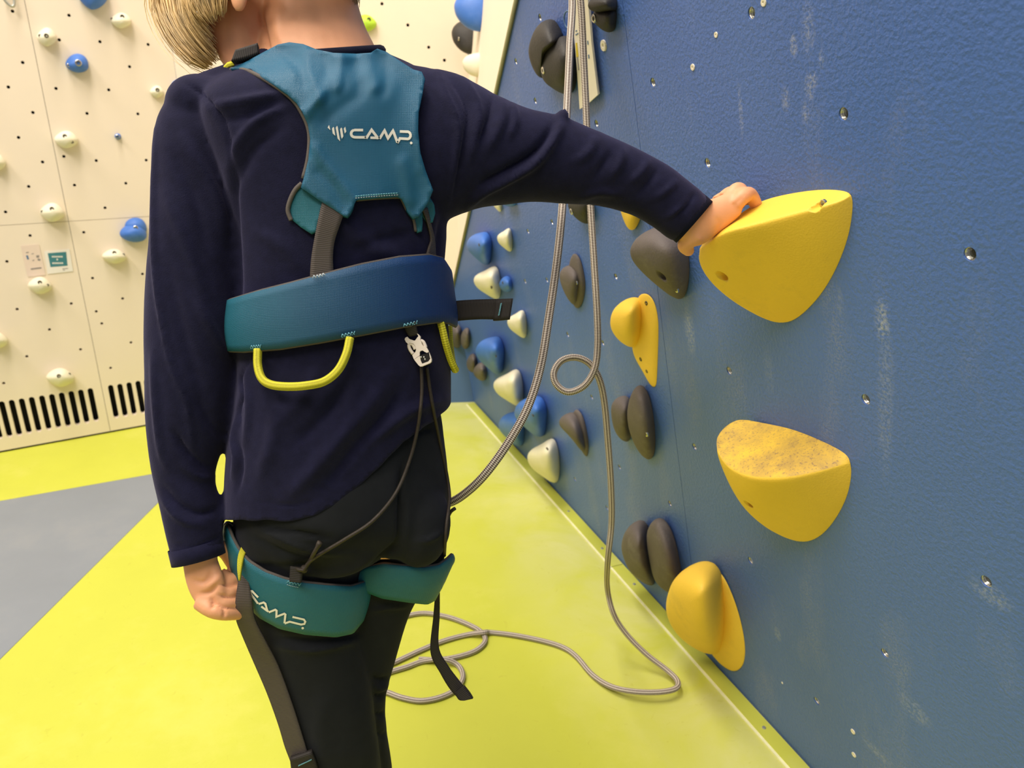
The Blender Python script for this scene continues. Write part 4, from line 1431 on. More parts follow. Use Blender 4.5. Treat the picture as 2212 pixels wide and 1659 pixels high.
# open the two cuffs
cl0, cl1 = at(375, 1222, .797), at(484, 1196, .797)
for (c0, c1, c2, c3) in (((375, 1221), (484, 1195), .797, 1), ((1536, 437), (1462, 523), .888, 2)):
    pa, pb = at(*c0, c2), at(*c1, c2)
    cen = (pa + pb) / 2
    ax = unit(np.cross(unit(pb - pa), AF))
    if c3 == 1 and ax @ AU > 0: ax = -ax
    if c3 == 2 and ax @ AR < 0: ax = -ax
    ks = [f for f in bm.faces if (np.array(f.calc_center_median()) - cen) @ ax > -0.004 and np.linalg.norm(np.array(f.calc_center_median()) - cen) < 0.06]
    bmesh.ops.delete(bm, geom=ks, context='FACES')
bmesh.ops.delete(bm, geom=[v for v in bm.verts if not v.link_faces], context='VERTS')
for _ in range(6):      # even out the cut edges
    new = {}
    for e in bm.edges:
        if e.is_boundary:
            for v in e.verts:
                new.setdefault(v, []).append(e.other_vert(v).co.copy())
    for v, ns in new.items():
        if len(ns) == 2:
            v.co = v.co * 0.4 + (ns[0] + ns[1]) * 0.3
bm.to_mesh(shirt_me)
bm.free()
shirt = link('shirt', shirt_me, M['shirt'], person)
md = shirt.modifiers.new('thick', 'SOLIDIFY'); md.thickness = 0.0022; md.offset = 0.0
shirt['label'] = 'navy cotton long-sleeved shirt'


def edge_band(name, L, R, d, k, h, m, parent, n=30, off=0.0012, axis=None, roll=0.0):
    """ribbed cuff ring at a sleeve end"""
    pa, pb = at(*L, d), at(*R, d)
    ax = unit(np.cross(unit(pb - pa), AF))
    if axis is not None and ax @ axis < 0: ax = -ax
    c = (pa + pb) / 2; x = (pb - pa) / 2; w = np.linalg.norm(x); y = unit(np.cross(ax, x)) * w * k
    rings = []
    for s, rr in ((0, 1.0), (0, 1 + off * 30), (.5, 1 + off * 34), (1, 1 + off * 30), (1, .93), (.6, .90)):
        rings.append([c + ax * (s - 1) * h + (x * math.cos(t) + y * math.sin(t)) * rr for t in np.linspace(0, 2 * math.pi, n, endpoint=False)])
    return link(name, fix_normals(mesh(name, *loft(rings, cap=False))), m, parent)


edge_band('cuff', (375, 1222), (484, 1196), .797, .85, .017, M['shirt'], person, axis=-AU, off=0.0005)
edge_band('cuff', (1537, 437), (1463, 523), .888, .85, .015, M['shirt_hem'], person, axis=AR, off=0.0006)

# ---- trousers
p_me = remeshed([loft(body_loft(PELVIS, 20, 1.0, 40)), loft(body_loft(LEG_L, 36, 1.0, 30)), loft(body_loft(LEG_R, 36, 1.0, 30)),
                 ellipsoid(at(735, 1150, .818), AR * .060, AU * .045, AF * .040), ellipsoid(at(905, 1130, .850), AR * .036, AU * .05, AF * .042)], 0.0038, 7)
fold(p_me, [(a_, b_ * 1.5, c_) for a_, b_, c_ in [([(872, 1000), (868, 1080), (866, 1150), (850, 1200)], -.006, 8), ([(800, 1235), (830, 1205), (856, 1180)], -.006, 8), ([(545, 1130), (600, 1160), (680, 1190), (760, 1195)], .003, 7), ([(540, 1155), (600, 1190), (680, 1215)], -.003, 7),
            ([(560, 1140), (640, 1150), (720, 1165)], -.003, 6), ([(600, 1215), (680, 1235), (760, 1230), (800, 1205)], .004, 8), ([(905, 1170), (930, 1165), (955, 1150)], .003, 6), ([(600, 1395), (680, 1402), (770, 1385)], .0035, 8), ([(600, 1378), (680, 1385), (775, 1368)], -.003, 7),
            ([(800, 1320), (830, 1312), (880, 1308)], .003, 6), ([(805, 1460), (820, 1470), (840, 1465)], -.004, 6), ([(808, 1500), (822, 1506), (836, 1498)], -.004, 6), ([(812, 1540), (825, 1545), (838, 1535)], -.004, 6), ([(806, 1480), (820, 1488), (838, 1481)], .003, 6),
            ([(815, 1580), (828, 1588), (842, 1580)], -.003, 6), ([(700, 1500), (690, 1570), (700, 1650)], .002, 20), ([(860, 930), (890, 935), (940, 925)], -.0015, 4)]])
wobble(p_me, 0.0012, 30, 5.0)
trousers = link('trousers', p_me, M['pants'], person)
trousers['label'] = 'charcoal stretch trousers'

# ---- body: one continuous skin surface (head, neck, arms, hands, legs)
def chain(pts, radii, n=12):
    P = catmull(np.array(pts), n)
    r = np.interp(np.linspace(0, 1, n), np.linspace(0, 1, len(radii)), radii)
    V, F, _ = tube(P, r, 12)
    ends = [ellipsoid(P[-1], AR * r[-1], AU * r[-1], AF * r[-1], 12, 8)]
    return join([(V, F)] + ends)


NECK = [(545, 150, 830, 140, .812, .85, 0), (556, 100, 810, 100, .812, .85, 0), (562, 55, 788, 55, .814, .88, 0), (566, 5, 773, 5, .817, .9, 0), (568, -50, 768, -50, .820, .9, 0), (560, -110, 760, -110, .824, .9, 0)]
bp_ = [loft(body_loft(NECK, 14, 1.0, 30)), loft(body_loft(TORSO[1:], 30, .80, 30)), loft(body_loft(SLEEVE_L[:-1], 30, .62, 24)), loft(body_loft(SLEEVE_R[1:-1], 30, .58, 24)),
       loft(body_loft(PELVIS, 14, .84, 30)), loft(body_loft(LEG_L, 24, .80, 22)), loft(body_loft(LEG_R, 24, .80, 22))]
# head, bowed and turned to the left
fwd = unit(-AR * .86 - AU * .34 + AF * .38)
sid = unit(np.cross(fwd, unit(AU * .9 - AR * .35)))
hup = unit(np.cross(sid, fwd))
if hup @ AU < 0: hup = -hup
hc = at(590, -150, .835)
bp_.append(ellipsoid(hc, fwd * .092, sid * .072, hup * .085, 26, 16))
fc = hc + fwd * .045 - hup * .055
bp_.append(ellipsoid(fc, fwd * .050, sid * .055, hup * .062, 22, 14))
bp_.append(ellipsoid(fc + fwd * .010 - hup * .038, fwd * .038, sid * .040, hup * .032, 20, 12))
bp_.append(ellipsoid(fc + fwd * .030 - hup * .062, fwd * .016, sid * .018, hup * .014, 14, 10))      # chin
bp_.append(ellipsoid(fc + fwd * .052 - hup * .018, fwd * .014, sid * .010, hup * .012, 14, 10))      # nose tip
bp_.append(ellipsoid(fc + fwd * .046 + hup * .002, fwd * .009, sid * .007, hup * .024, 14, 10))      # nose bridge
bp_.append(ellipsoid(fc + fwd * .043 - hup * .040, fwd * .009, sid * .019, hup * .006, 14, 8))       # lips
bp_.append(ellipsoid(fc + fwd * .043 - hup * .049, fwd * .009, sid * .016, hup * .006, 14, 8))
bp_.append(ellipsoid(fc + fwd * .034 + hup * .030, fwd * .014, sid * .040, hup * .010, 16, 8))       # brow
# cheek, jaw and the throat side
bp_.append(loft(body_loft([(452, -90, 610, -90, .815, .7, 0), (430, -30, 600, -40, .812, .7, 0), (424, 20, 595, 10, .810, .72, 0), (440, 65, 592, 55, .808, .75, 0), (462, 105, 590, 95, .808, .78, 0), (482, 140, 592, 130, .808, .8, 0), (500, 165, 600, 155, .808, .8, 0)], 16, 1.0, 26)))
# ear
for P, a_, b_, c_ in ((at(516, -8, .752), .0085, .016, .006), (at(520, -42, .752), .014, .020, .006), (at(525, -60, .754), .016, .016, .006)):
    bp_.append(ellipsoid(P, AR * a_, AU * b_, AF * c_, 16, 10))
# left hand, hanging and loosely curled
HL = [(392, 1200, 474, 1180, .797, .62, 0), (397, 1235, 470, 1204, .797, .60, 0), (402, 1260, 476, 1222, .796, .52, 0), (411, 1284, 482, 1240, .795, .50, 0), (425, 1305, 486, 1258, .794, .48, 0), (443, 1320, 488, 1280, .793, .46, 0)]
bp_.append(loft(body_loft(HL, 14, 1.0, 24)))
bp_.append(chain([at(432, 1298, .793), at(456, 1316, .788), at(482, 1324, .792), at(514, 1326, .806)], [.0098, .0088, .0080, .0068]))
bp_.append(chain([at(448, 1280, .797), at(480, 1300, .795), at(504, 1302, .803), at(526, 1296, .815)], [.0092, .0082, .0076, .0066]))
bp_.append(chain([at(468, 1262, .803), at(490, 1277, .801), at(508, 1277, .808), at(526, 1270, .819)], [.0088, .0080, .0074, .0064]))
bp_.append(chain([at(474, 1242, .808), at(494, 1252, .808), at(510, 1252, .815), at(524, 1246, .825)], [.0085, .0078, .0072, .0062]))
bp_.append(chain([at(472, 1180, .810), at(488, 1193, .815), at(499, 1211, .820), at(511, 1233, .826)], [.0088, .0080, .0074, .0062]))
# right hand, laid over the hold
HR = [(1530, 430, 1462, 512, .886, .6, 0), (1543, 428, 1486, 530, .888, .55, 0), (1556, 422, 1514, 530, .889, .52, 0), (1574, 415, 1546, 508, .888, .50, 0), (1592, 409, 1578, 484, .886, .48, 0), (1606, 411, 1602, 462, .882, .44, 0)]
bp_.append(loft(body_loft(HR, 14, 1.0, 24)))
bq = BLUE.hit
bp_.append(chain([at(1588, 442, .882), at(1606, 424, .880), bq(1619, 420, .030), bq(1630, 436, .022), bq(1636, 452, .016)], [.0095, .0095, .0088, .0080, .0070], 16))
bp_.append(chain([at(1574, 428, .892), at(1592, 411, .894), bq(1602, 414, .028), bq(1612, 432, .018)], [.0095, .0095, .0085, .0072], 16))
bp_.append(chain([at(1562, 430, .900), at(1578, 418, .908), bq(1588, 424, .026), bq(1598, 442, .016)], [.009, .009, .0082, .007], 16))
bp_.append(chain([at(1548, 436, .906), at(1562, 428, .916), bq(1572, 434, .028), bq(1582, 452, .018)], [.008, .0078, .007, .006], 16))
bp_.append(chain([at(1508, 505, .885), at(1488, 518, .890), at(1480, 530, .897), at(1487, 541, .906)], [.012, .0105, .0095, .0075], 14))
body_me = remeshed(bp_, 0.0021, 4, 0.5)
fold(body_me, [([(563, 18), (566, 45), (572, 75), (582, 112)], -.0050, 5), ([(530, 60), (545, 90), (560, 125)], .0015, 10), ([(590, 30), (600, 70), (620, 110)], .002, 12),
               ([(414, 1252), (438, 1258), (452, 1246), (456, 1228)], -.0022, 5), ([(432, 1282), (454, 1280), (470, 1262)], -.0030, 5), ([(456, 1290), (462, 1304), (456, 1316)], -.0024, 4), ([(482, 1314), (485, 1326), (481, 1336)], -.0022, 3), ([(455, 1300), (485, 1312), (512, 1314)], -.0026, 3), ([(470, 1284), (490, 1290), (512, 1290)], -.0024, 3), ([(474, 1262), (494, 1265), (512, 1265)], -.0022, 3), ([(440, 1270), (462, 1258), (476, 1240)], .002, 7),
               ([(1548, 470), (1556, 485), (1548, 500)], -.0012, 5), ([(1605, 425), (1594, 435), (1585, 445)], -.001, 4)])
body = link('body', body_me, M['skin'], person)
body['label'] = 'fair skin of the bowed head, neck and hands'

# eyes (looking down, on the side away from the photograph)
for s in (-1, 1):
    c = fc + fwd * .040 + hup * .016 + sid * s * .026
    link('eye', fix_normals(mesh('eye', *ellipsoid(c, fwd * .011, sid * .013, hup * .008, 16, 10))), M['paper'], body)

# ---- collar
col_pts = []
for R in body_loft([(566, 134, 816, 116, .808, .90, 0), (566, 128, 816, 110, .808, .90, 0)], None, 1.05, 40)[1:]:
    col_pts = R + [R[0]]
link('collar', tube_mesh('collar', col_pts, 0.006, 10, side=AU), M['shirt_hem'], person)

# ---- hair
def strands(paths, n, r0, jit, dj, seg=10):
    out = []
    A = [np.array(p, float) for p in paths]
    A = [catmull(p, seg) for p in A]
    for _ in range(n):
        s = random.random() * (len(A) - 1)
        i = min(int(s), len(A) - 2)
        f = s - i
        P = A[i] * (1 - f) + A[i + 1] * f
        m = random.uniform(.82, 1.0)
        P = P[:max(4, int(seg * m))].copy()
        ph, am = random.uniform(0, 6.28), random.uniform(0, jit)
        off = np.array([random.gauss(0, jit), random.gauss(0, jit * .7), random.gauss(0, dj)])
        pts = []
        for k, q in enumerate(P):
            w = k / len(P)
            pts.append(at(q[0] + off[0] + am * math.sin(ph + w * 4) * w, q[1] + off[1] + am * math.cos(ph + w * 3) * w, q[2] + off[2]))
        rr = np.linspace(r0, r0 * .25, len(pts)) * random.uniform(.6, 1.3)
        out.append(tube(pts, rr, 4)[:2])
    return out


outer = [(390, -150, .84), (345, -70, .84), (338, 0, .84), (352, 48, .835), (382, 98, .83), (425, 138, .825), (482, 154, .82)]
mid1 = [(420, -150, .82), (368, -60, .82), (360, 0, .82), (376, 50, .815), (405, 95, .81), (440, 128, .808), (478, 150, .808)]
inner = [(450, -150, .79), (410, -60, .785), (400, 0, .782), (412, 45, .780), (442, 88, .785), (468, 118, .79), (490, 148, .795)]
side1 = [(470, -150, .78), (425, -70, .770), (412, -10, .764), (425, 25, .764), (446, 48, .766), (468, 66, .769)]
side2 = [(520, -150, .77), (475, -80, .762), (462, -25, .757), (466, 10, .757), (470, 35, .758), (474, 60, .760)]
side3 = [(545, -150, .77), (505, -80, .758), (488, -40, .754), (482, -10, .754), (478, 15, .755), (476, 40, .757)]
hs = strands([outer, mid1, inner], 620, .0013, 6, .006, 12) + strands([inner, side1, side2, side3], 520, .0011, 6, .004, 10)
hs += strands([outer, mid1], 40, .0007, 16, .010, 12)
for _ in range(1100):       # hair combed from the crown all round the head
    ph = random.uniform(-math.pi, math.pi)
    front = math.cos(ph)
    th1 = math.radians(78 if front > .55 else (98 if front > -.2 else 138)) * random.uniform(.86, 1.0)
    th0 = math.radians(random.uniform(2, 45))
    rr, tw = random.uniform(1.01, 1.06), random.uniform(-.25, .25)
    pts = []
    for k in range(9):
        th = th0 + (th1 - th0) * k / 8
        a_ = ph + tw * k / 8
        pts.append(hc + rr * (fwd * .099 * math.sin(th) * math.cos(a_) + sid * .079 * math.sin(th) * math.sin(a_) + hup * .092 * math.cos(th)))
    while len(pts) > 3 and pix(pts[-1])[1] > 4 and front < .3:
        pts.pop()
    hs.append(tube(pts, np.linspace(.0013, .0005, len(pts)), 4)[:2])
hair = link('hair', mesh('hair', *join(hs)), M['hair'], person)
hair['label'] = 'straight blond fringe hanging beside the bowed face'
hs = []
nape1 = [(560, -130, .752), (550, -60, .748), (545, -12, .752), (548, 6, .754)]
nape2 = [(660, -130, .750), (660, -60, .742), (662, -14, .746), (664, 4, .748)]
nape3 = [(760, -130, .775), (768, -60, .768), (768, -8, .775), (764, 12, .778)]
nape4 = [(785, -130, .81), (780, -60, .805), (772, 2, .808), (768, 30, .812)]
hs = strands([nape1, nape2, nape3, nape4], 500, .0009, 5, .003, 8)
capV, capF = ellipsoid(hc, fwd * .099, sid * .079, hup * .092, 32, 20)
hv = []
keep = [k for k, p in enumerate(capV) if pix(p)[1] < 10 and (np.asarray(p) - hc) @ hup > -.055 and (np.asarray(p) - hc) @ (fwd * .8 - hup * .6) < .060]
mp = {k: i for i, k in enumerate(keep)}
capF = [tuple(mp[i] for i in f) for f in capF if all(i in mp for i in f)]
hs.append(([capV[k] for k in keep], capF))
link('hair_back', mesh('hair_back', *join(hs)), M['hair_dark'], person)['label'] = 'short light brown hair at the nape and crown'

# ---- shoes (outside the picture, under the trouser legs)
for (lp, name) in ((at(738, 2090, 1.035), 'shoe'), (at(775, 2020, 1.058), 'shoe')):
    fx = unit(np.array([-.55, .83, 0]))
    sx = np.array([fx[1], -fx[0], 0])
    rings = []
    for s, w, h in ((-.055, .018, .03), (-.045, .030, .055), (-.01, .033, .075), (.03, .034, .06), (.08, .038, .04), (.12, .036, .032), (.145, .020, .022)):
        c = np.array([lp[0], lp[1], 0]) + fx * s
        rings.append([c + sx * w * math.cos(t) + np.array([0, 0, 1]) * max(0.001, h / 2 + h / 2 * math.sin(t)) for t in np.linspace(0, 2 * math.pi, 18, endpoint=False)])
    link(name, evaluated(fix_normals(mesh(name, *loft(rings))), [('SUBSURF', dict(levels=1))]), M['shoe'], person)

# ================================================================== HARNESS
harness = empty('climbing_harness', at(740, 660, .83))
tag(harness, 'teal full-body children\'s climbing harness worn over the navy shirt', 'harness')
SB = bvh_of(shirt, trousers)
SHB = bvh_of(shirt)


def surf_d(u, v, default, bvh=None):
    P, n = cast(bvh or SB, u, v)
    if P is None:
        return default
    return (P - CAM) @ AF


def surf(u, v, off=0.004, default=.84, bvh=None):
    return at(u, v, surf_d(u, v, default, bvh) - off)


def drape(outline, step, off, bvh, default, smooth=25, press=()):
    """cloth patch over a surface: outline in photo pixels, laid onto the garment"""
    B = np.array(outline, float)
    B2 = []
    for i in range(len(B)):
        a, b = B[i], B[(i + 1) % len(B)]
        m = max(1, int(np.linalg.norm(b - a) / step))
        for k in range(m):
            B2.append(a + (b - a) * k / m)
    nb = len(B2)
    pts = [Vector((float(p[0]), float(p[1]))) for p in B2]
    lo, hi = B.min(0), B.max(0)
    for x in np.arange(lo[0], hi[0], step):
        for y in np.arange(lo[1], hi[1], step):
            if inside(B, (x, y)) and min(np.hypot(p[0] - x, p[1] - y) for p in B2) > step * .55:
                pts.append(Vector((float(x), float(y))))
    edges = [(i, (i + 1) % nb) for i in range(nb)]
    co, ed, fa, *_ = delaunay_2d_cdt(pts, edges, [], 1, 1e-5)
    co = np.array([tuple(c) for c in co])
    d = np.array([surf_d(u, v, -1, bvh) for u, v in co])
    good = d > 0
    dd = np.where(good, d, default)
    for i in np.where(~good)[0]:
        j = np.argmin(np.hypot(co[good][:, 0] - co[i, 0], co[good][:, 1] - co[i, 1]))
        dd[i] = d[good][j]
    nbv = [set() for _ in co]
    for f in fa:
        for a in f:
            for b in f:
                if a != b:
                    nbv[a].add(b)
    nbl = [list(x) for x in nbv]
    sm = dd.copy()
    for _ in range(smooth):
        sm = np.array([sm[i] * .4 + .6 * np.mean(sm[n]) if n else sm[i] for i, n in enumerate(nbl)])
    sm = np.minimum(sm, dd + 0.0005)
    for _ in range(4):
        sm = np.array([sm[i] * .5 + .5 * np.mean(sm[n]) if n else sm[i] for i, n in enumerate(nbl)])
    for line, amp, w in press:
        P = catmull(np.array(line, float), 20)
        q = np.min(np.hypot(co[:, None, 0] - P[None, :, 0], co[:, None, 1] - P[None, :, 1]), axis=1)
        sm = sm - amp * np.exp(-(q / w) ** 2)
    V = [at(co[i, 0], co[i, 1], sm[i] - off) for i in range(len(co))]
    return V, [tuple(f) for f in fa]


def patch_obj(name, VF, m, parent, th=0.004):
    me = mesh(name, *VF)
    bm = bmesh.new(); bm.from_mesh(me)
    bmesh.ops.recalc_face_normals(bm, faces=bm.faces)
    if sum((f.normal.dot(Vector(CAM) - f.calc_center_median()) for f in bm.faces)) < 0:
        bmesh.ops.reverse_faces(bm, faces=bm.faces)
    bm.to_mesh(me); bm.free()
    o = link(name, me, m, parent)
    md = o.modifiers.new('thick', 'SOLIDIFY'); md.thickness = th; md.offset = -1.0
    return o


YOKE = [(497, 148), (530, 134), (570, 112), (600, 96), (625, 91), (655, 95), (685, 107), (720, 114), (770, 116), (800, 114), (815, 105), (835, 112), (868, 134), (893, 150), (911, 155),
        (918, 170), (912, 205), (904, 240), (903, 280), (908, 330), (920, 370), (935, 410), (925, 436), (905, 466), (893, 473), (880, 455), (868, 430), (860, 425), (770, 431), (765, 440), (750, 468), (742, 465),
        (695, 436), (650, 405), (656, 385), (666, 345), (670, 300), (665, 268), (652, 240), (640, 221), (620, 202), (590, 181), (560, 163), (530, 150)]
TAB_L = [(655, 396), (640, 410), (629, 432), (624, 455), (631, 475), (650, 491), (672, 505), (684, 500), (694, 470), (705, 435), (680, 410)]
tabl = patch_obj('strap_tab', drape(TAB_L, 9, .004, SHB, .8, 30), M['teal_loop'], harness, .004)
TAB_R = [(915, 425), (930, 428), (938, 442), (940, 460), (935, 478), (926, 484), (914, 470), (905, 455)]
patch_obj('strap_tab', drape(TAB_R, 7, .004, SHB, .84, 30), M['teal_loop'], harness, .004)
patch_obj('strap_tab', drape([(892, 465), (912, 455), (913, 480), (911, 499), (901, 503), (894, 490)], 6, .004, SHB, .84, 20), M['teal_loop'], harness, .004)
yv, yf = drape(YOKE, 9, .0105, SHB, .80, 40, press=[
    ([(660, 112), (670, 160), (690, 215)], .004, 10), ([(700, 118), (705, 150), (700, 185)], -.003, 9), ([(735, 118), (735, 150), (728, 190)], .004, 9), ([(765, 118), (768, 150), (775, 185)], -.003, 9), ([(795, 118), (800, 150), (808, 190)], .0035, 9),
    ([(830, 118), (835, 160), (830, 200)], -.0025, 10), ([(660, 245), (690, 210), (705, 180)], .004, 12), ([(700, 260), (740, 230), (780, 200), (800, 170)], -.002, 14), ([(680, 320), (700, 350), (740, 400), (765, 430)], .0035, 9),
    ([(690, 370), (720, 400), (745, 450)], -.002, 9), ([(870, 350), (880, 390), (885, 430)], .003, 12), ([(560, 125), (600, 130), (640, 160)], .003, 12), ([(610, 110), (640, 140), (660, 180)], -.003, 10)])
yoke = patch_obj('back_yoke', (yv, yf), M['teal'], harness, .005)
yoke['label'] = 'teal padded back panel with white CAMP lettering'
YB = bvh_of(yoke)


def surf_line(pts, off, bvh, n, default):
    return [at(u, v, surf_d(u, v, default, bvh) - off) for u, v in catmull(np.array(pts, float), n)]


def piping(name, line, r, m, parent, off=.002, bvh=None, n=40, default=.8):
    P = np.array([surf_d(u, v, np.nan, bvh or SHB) for u, v in catmull(np.array(line, float), n)])
    L = catmull(np.array(line, float), n)
    ok = ~np.isnan(P)
    if not ok.any():
        P[:] = default
    else:
        P = np.interp(np.arange(n), np.where(ok)[0], P[ok])
    for _ in range(10):
        P[1:-1] = P[1:-1] * .4 + (P[:-2] + P[2:]) * .3
    return link(name, tube_mesh(name, [at(L[i, 0], L[i, 1], P[i] - off) for i in range(n)], r, 8), m, parent)


piping('binding', [(500, 150), (530, 152), (560, 165), (590, 183), (620, 204), (639, 223), (651, 242), (664, 270), (669, 300), (665, 345), (655, 386)], .0022, M['taupe'], yoke, .004)
piping('binding', [(652, 396), (638, 410), (627, 432), (622, 455), (629, 476)], .0022, M['taupe'], tabl, .004)
piping('binding', [(770, 432), (800, 429), (860, 426), (868, 431), (880, 456), (893, 474), (898, 500)], .0016, M['taupe'], yoke, .004)

# stitches along the lower cut-out
def stitch_line(line, n, ln, m, parent, bvh, off=.0012, w=1.1, name='stitching', zig=0.0, default=.8):
    L = catmull(np.array(line, float), n + 1)
    parts = []
    for i in range(n):
        a, b = L[i], L[i + 1]
        t = unit(b - a); nn = np.array([-t[1], t[0]])
        z = zig * (1 if i % 2 else -1)
        p, q = a - nn * z, a + t * np.linalg.norm(b - a) * ln + nn * z
        d0 = surf_d(*p, default, bvh) - off; d1 = surf_d(*q, default, bvh) - off
        d0 = d1 = min(d0, d1)
        parts.append(tube([at(*p, d0), at(*q, d1)], w * .8 / FPX, 4)[:2])
    return link(name, mesh(name, *join(parts)), m, parent)


stitch_line([(768, 424), (800, 421), (830, 419), (860, 417)], 17, .75, M['thread'], yoke, YB)
stitch_line([(768, 428), (800, 425), (830, 423), (862, 421)], 17, .55, M['thread_light'], yoke, YB, w=.7)


# lettering
def stroke_px(pts, w, n=0):
    P = np.array(pts, float)
    m = len(P)
    L, R = [], []
    for i in range(m):
        if i == 0: t = unit(P[1] - P[0]); sc = 1
        elif i == m - 1: t = unit(P[-1] - P[-2]); sc = 1
        else:
            t1, t2 = unit(P[i] - P[i - 1]), unit(P[i + 1] - P[i])
            t = unit(t1 + t2); sc = 1 / max(.55, t @ t1)
        nn = np.array([-t[1], t[0]]) * w / 2 * sc
        L.append(P[i] + nn); R.append(P[i] - nn)
    return L, R


def print_strokes(name, strokes, polys, bvh, off, m, parent, default=.8):
    V, F = [], []

    def add(u, v):
        P, nn = cast(bvh, u, v)
        if P is None:
            P, nn = at(u, v, default), -AF
        if nn @ (CAM - P) < 0:
            nn = -nn
        V.append(P + nn * off)
        return len(V) - 1
    for pts, w in strokes:
        Q = []
        for i in range(len(pts) - 1):
            a, b = np.array(pts[i], float), np.array(pts[i + 1], float)
            k = max(1, int(np.linalg.norm(b - a) / 5))
            Q += [a + (b - a) * j / k for j in range(k)]
        Q.append(np.array(pts[-1], float))
        L, R = stroke_px(Q, w)
        ids = [(add(*l), add(*r)) for l, r in zip(L, R)]
        for i in range(len(ids) - 1):
            F.append((ids[i][0], ids[i + 1][0], ids[i + 1][1], ids[i][1]))
    for poly in polys:
        F.append(tuple(add(*p) for p in poly))
    return link(name, mesh(name, V, F), m, parent, smooth=False)


def arcpx(c, rx, ry, a0, a1, n=7):
    return [(c[0] + rx * math.cos(math.radians(a)), c[1] + ry * math.sin(math.radians(a))) for a in np.linspace(a0, a1, n)]


def disc(c, r, n=12):
    return arcpx(c, r, r, 0, 360 - 360 / n, n)


z1 = lambda L: [(700 + x * .0904, 255 + y * .0904) for x, y in L]
LT = 5.6
print_strokes('logo_mark', [], [z1(p) for p in (
    [(120, 175), (145, 295), (85, 235)], [(220, 215), (235, 240), (265, 430), (205, 375), (185, 260)], [(305, 190), (322, 218), (380, 560), (320, 495), (274, 240)],
    [(408, 230), (427, 258), (456, 440), (420, 500), (400, 450), (377, 270)], [(500, 210), (525, 325), (490, 375), (464, 260)])], YB, .0009, M['print'], yoke)
print_strokes('lettering', [(z1([(925, 292)] + [(720, 292)] + arcpx((725, 377), 85, 85, 270, 90, 9) + [(760, 464), (1000, 466)]), LT)], [], YB, .0009, M['print'], yoke)
print_strokes('lettering', [(z1([(998, 492), (1128, 288), (1290, 500)]), LT), (z1([(1100, 474), (1300, 478)]), LT * .95)], [], YB, .0009, M['print'], yoke)
print_strokes('lettering', [(z1([(1318, 500), (1438, 298), (1520, 492), (1640, 304), (1748, 590)]), LT)], [], YB, .0009, M['print'], yoke)
print_strokes('lettering', [(z1([(1745, 600), (1808, 492), (1990, 504)] + arcpx((1992, 418), 72, 86, 85, -85, 8) + [(1960, 332), (1805, 326)]), LT)], [z1(disc((2080, 600), 32))], YB, .0009, M['print'], yoke)
print_strokes('lettering_dot', [], [z1(disc(c, 20)) for c in ((975, 464), (1302, 470), (1748, 570))], YB, .0014, M['print_dot'], yoke)

# shoulder webbing down to the belt
def strap_px(name, Lp, Rp, off, m, parent, bvh, th=.0022, default=.82, n=24, uvl=560, d=None, cols=6, crown=0.0):
    if d is None:
        A_ = [surf(u, v, off, default, bvh) for u, v in Lp]
        B_ = [surf(u, v, off, default, bvh) for u, v in Rp]
    else:
        A_ = [at(u, v, dd) for (u, v), dd in zip(Lp, d)]
        B_ = [at(u, v, dd) for (u, v), dd in zip(Rp, d)]
    return ribbon_obj(name, A_, B_, th, m, parent, n=n, uvl=uvl, cols=cols, crown=crown)


strap_px('shoulder_webbing', [(699, 425), (690, 460), (680, 510), (672, 560), (669, 606)], [(746, 452), (735, 484), (723, 520), (719, 556), (721, 596)], .0075, M['webbing_taupe'], harness, SHB, n=30)
strap_px('shoulder_webbing', [(912, 452), (922, 480), (931, 515), (926, 535), (920, 556)], [(922, 448), (932, 490), (938, 520), (940, 545), (941, 566)], .006, M['webbing_taupe'], harness, SHB)
# webbing over the left shoulder with a folded black end, lime tip below it
strap_px('adjuster_end', [(512, 112), (530, 106), (558, 97)], [(503, 136), (530, 130), (561, 119)], 0, M['webbing'], harness, None, th=.009, d=[.748, .748, .750], n=10)
link('lime_tip', tube_mesh('lime_tip', [at(488, 153, .775), at(489, 147, .772), at(495, 141, .770), at(506, 138, .770)], .0032, 8), M['yellow_web'], harness)
# straps that run over the shoulders to the front of the waist belt
def front_strap(pts):
    C3 = []
    for u, v, d in pts:
        p = Vector(at(u, v, d))
        loc, nn, *_ = SHB.find_nearest(p)
        q = np.array(loc) + np.array(nn) * .005
        C3.append((q, np.array(nn)))
    A_, B_ = [], []
    for i, (q, nn) in enumerate(C3):
        t = unit(C3[min(i + 1, len(C3) - 1)][0] - C3[max(i - 1, 0)][0])
        s = unit(np.cross(t, nn)) * .02
        A_.append(q - s); B_.append(q + s)
    ribbon_obj('front_strap', A_, B_, .003, M['teal'], harness, n=30, uvl=560)


front_strap([(560, 165, .82), (560, 190, .86), (560, 230, .90), (600, 340, .93), (650, 470, .94), (690, 590, .95)])
front_strap([(850, 175, .86), (845, 200, .89), (830, 240, .92), (800, 350, .94), (770, 470, .95), (740, 590, .95)])


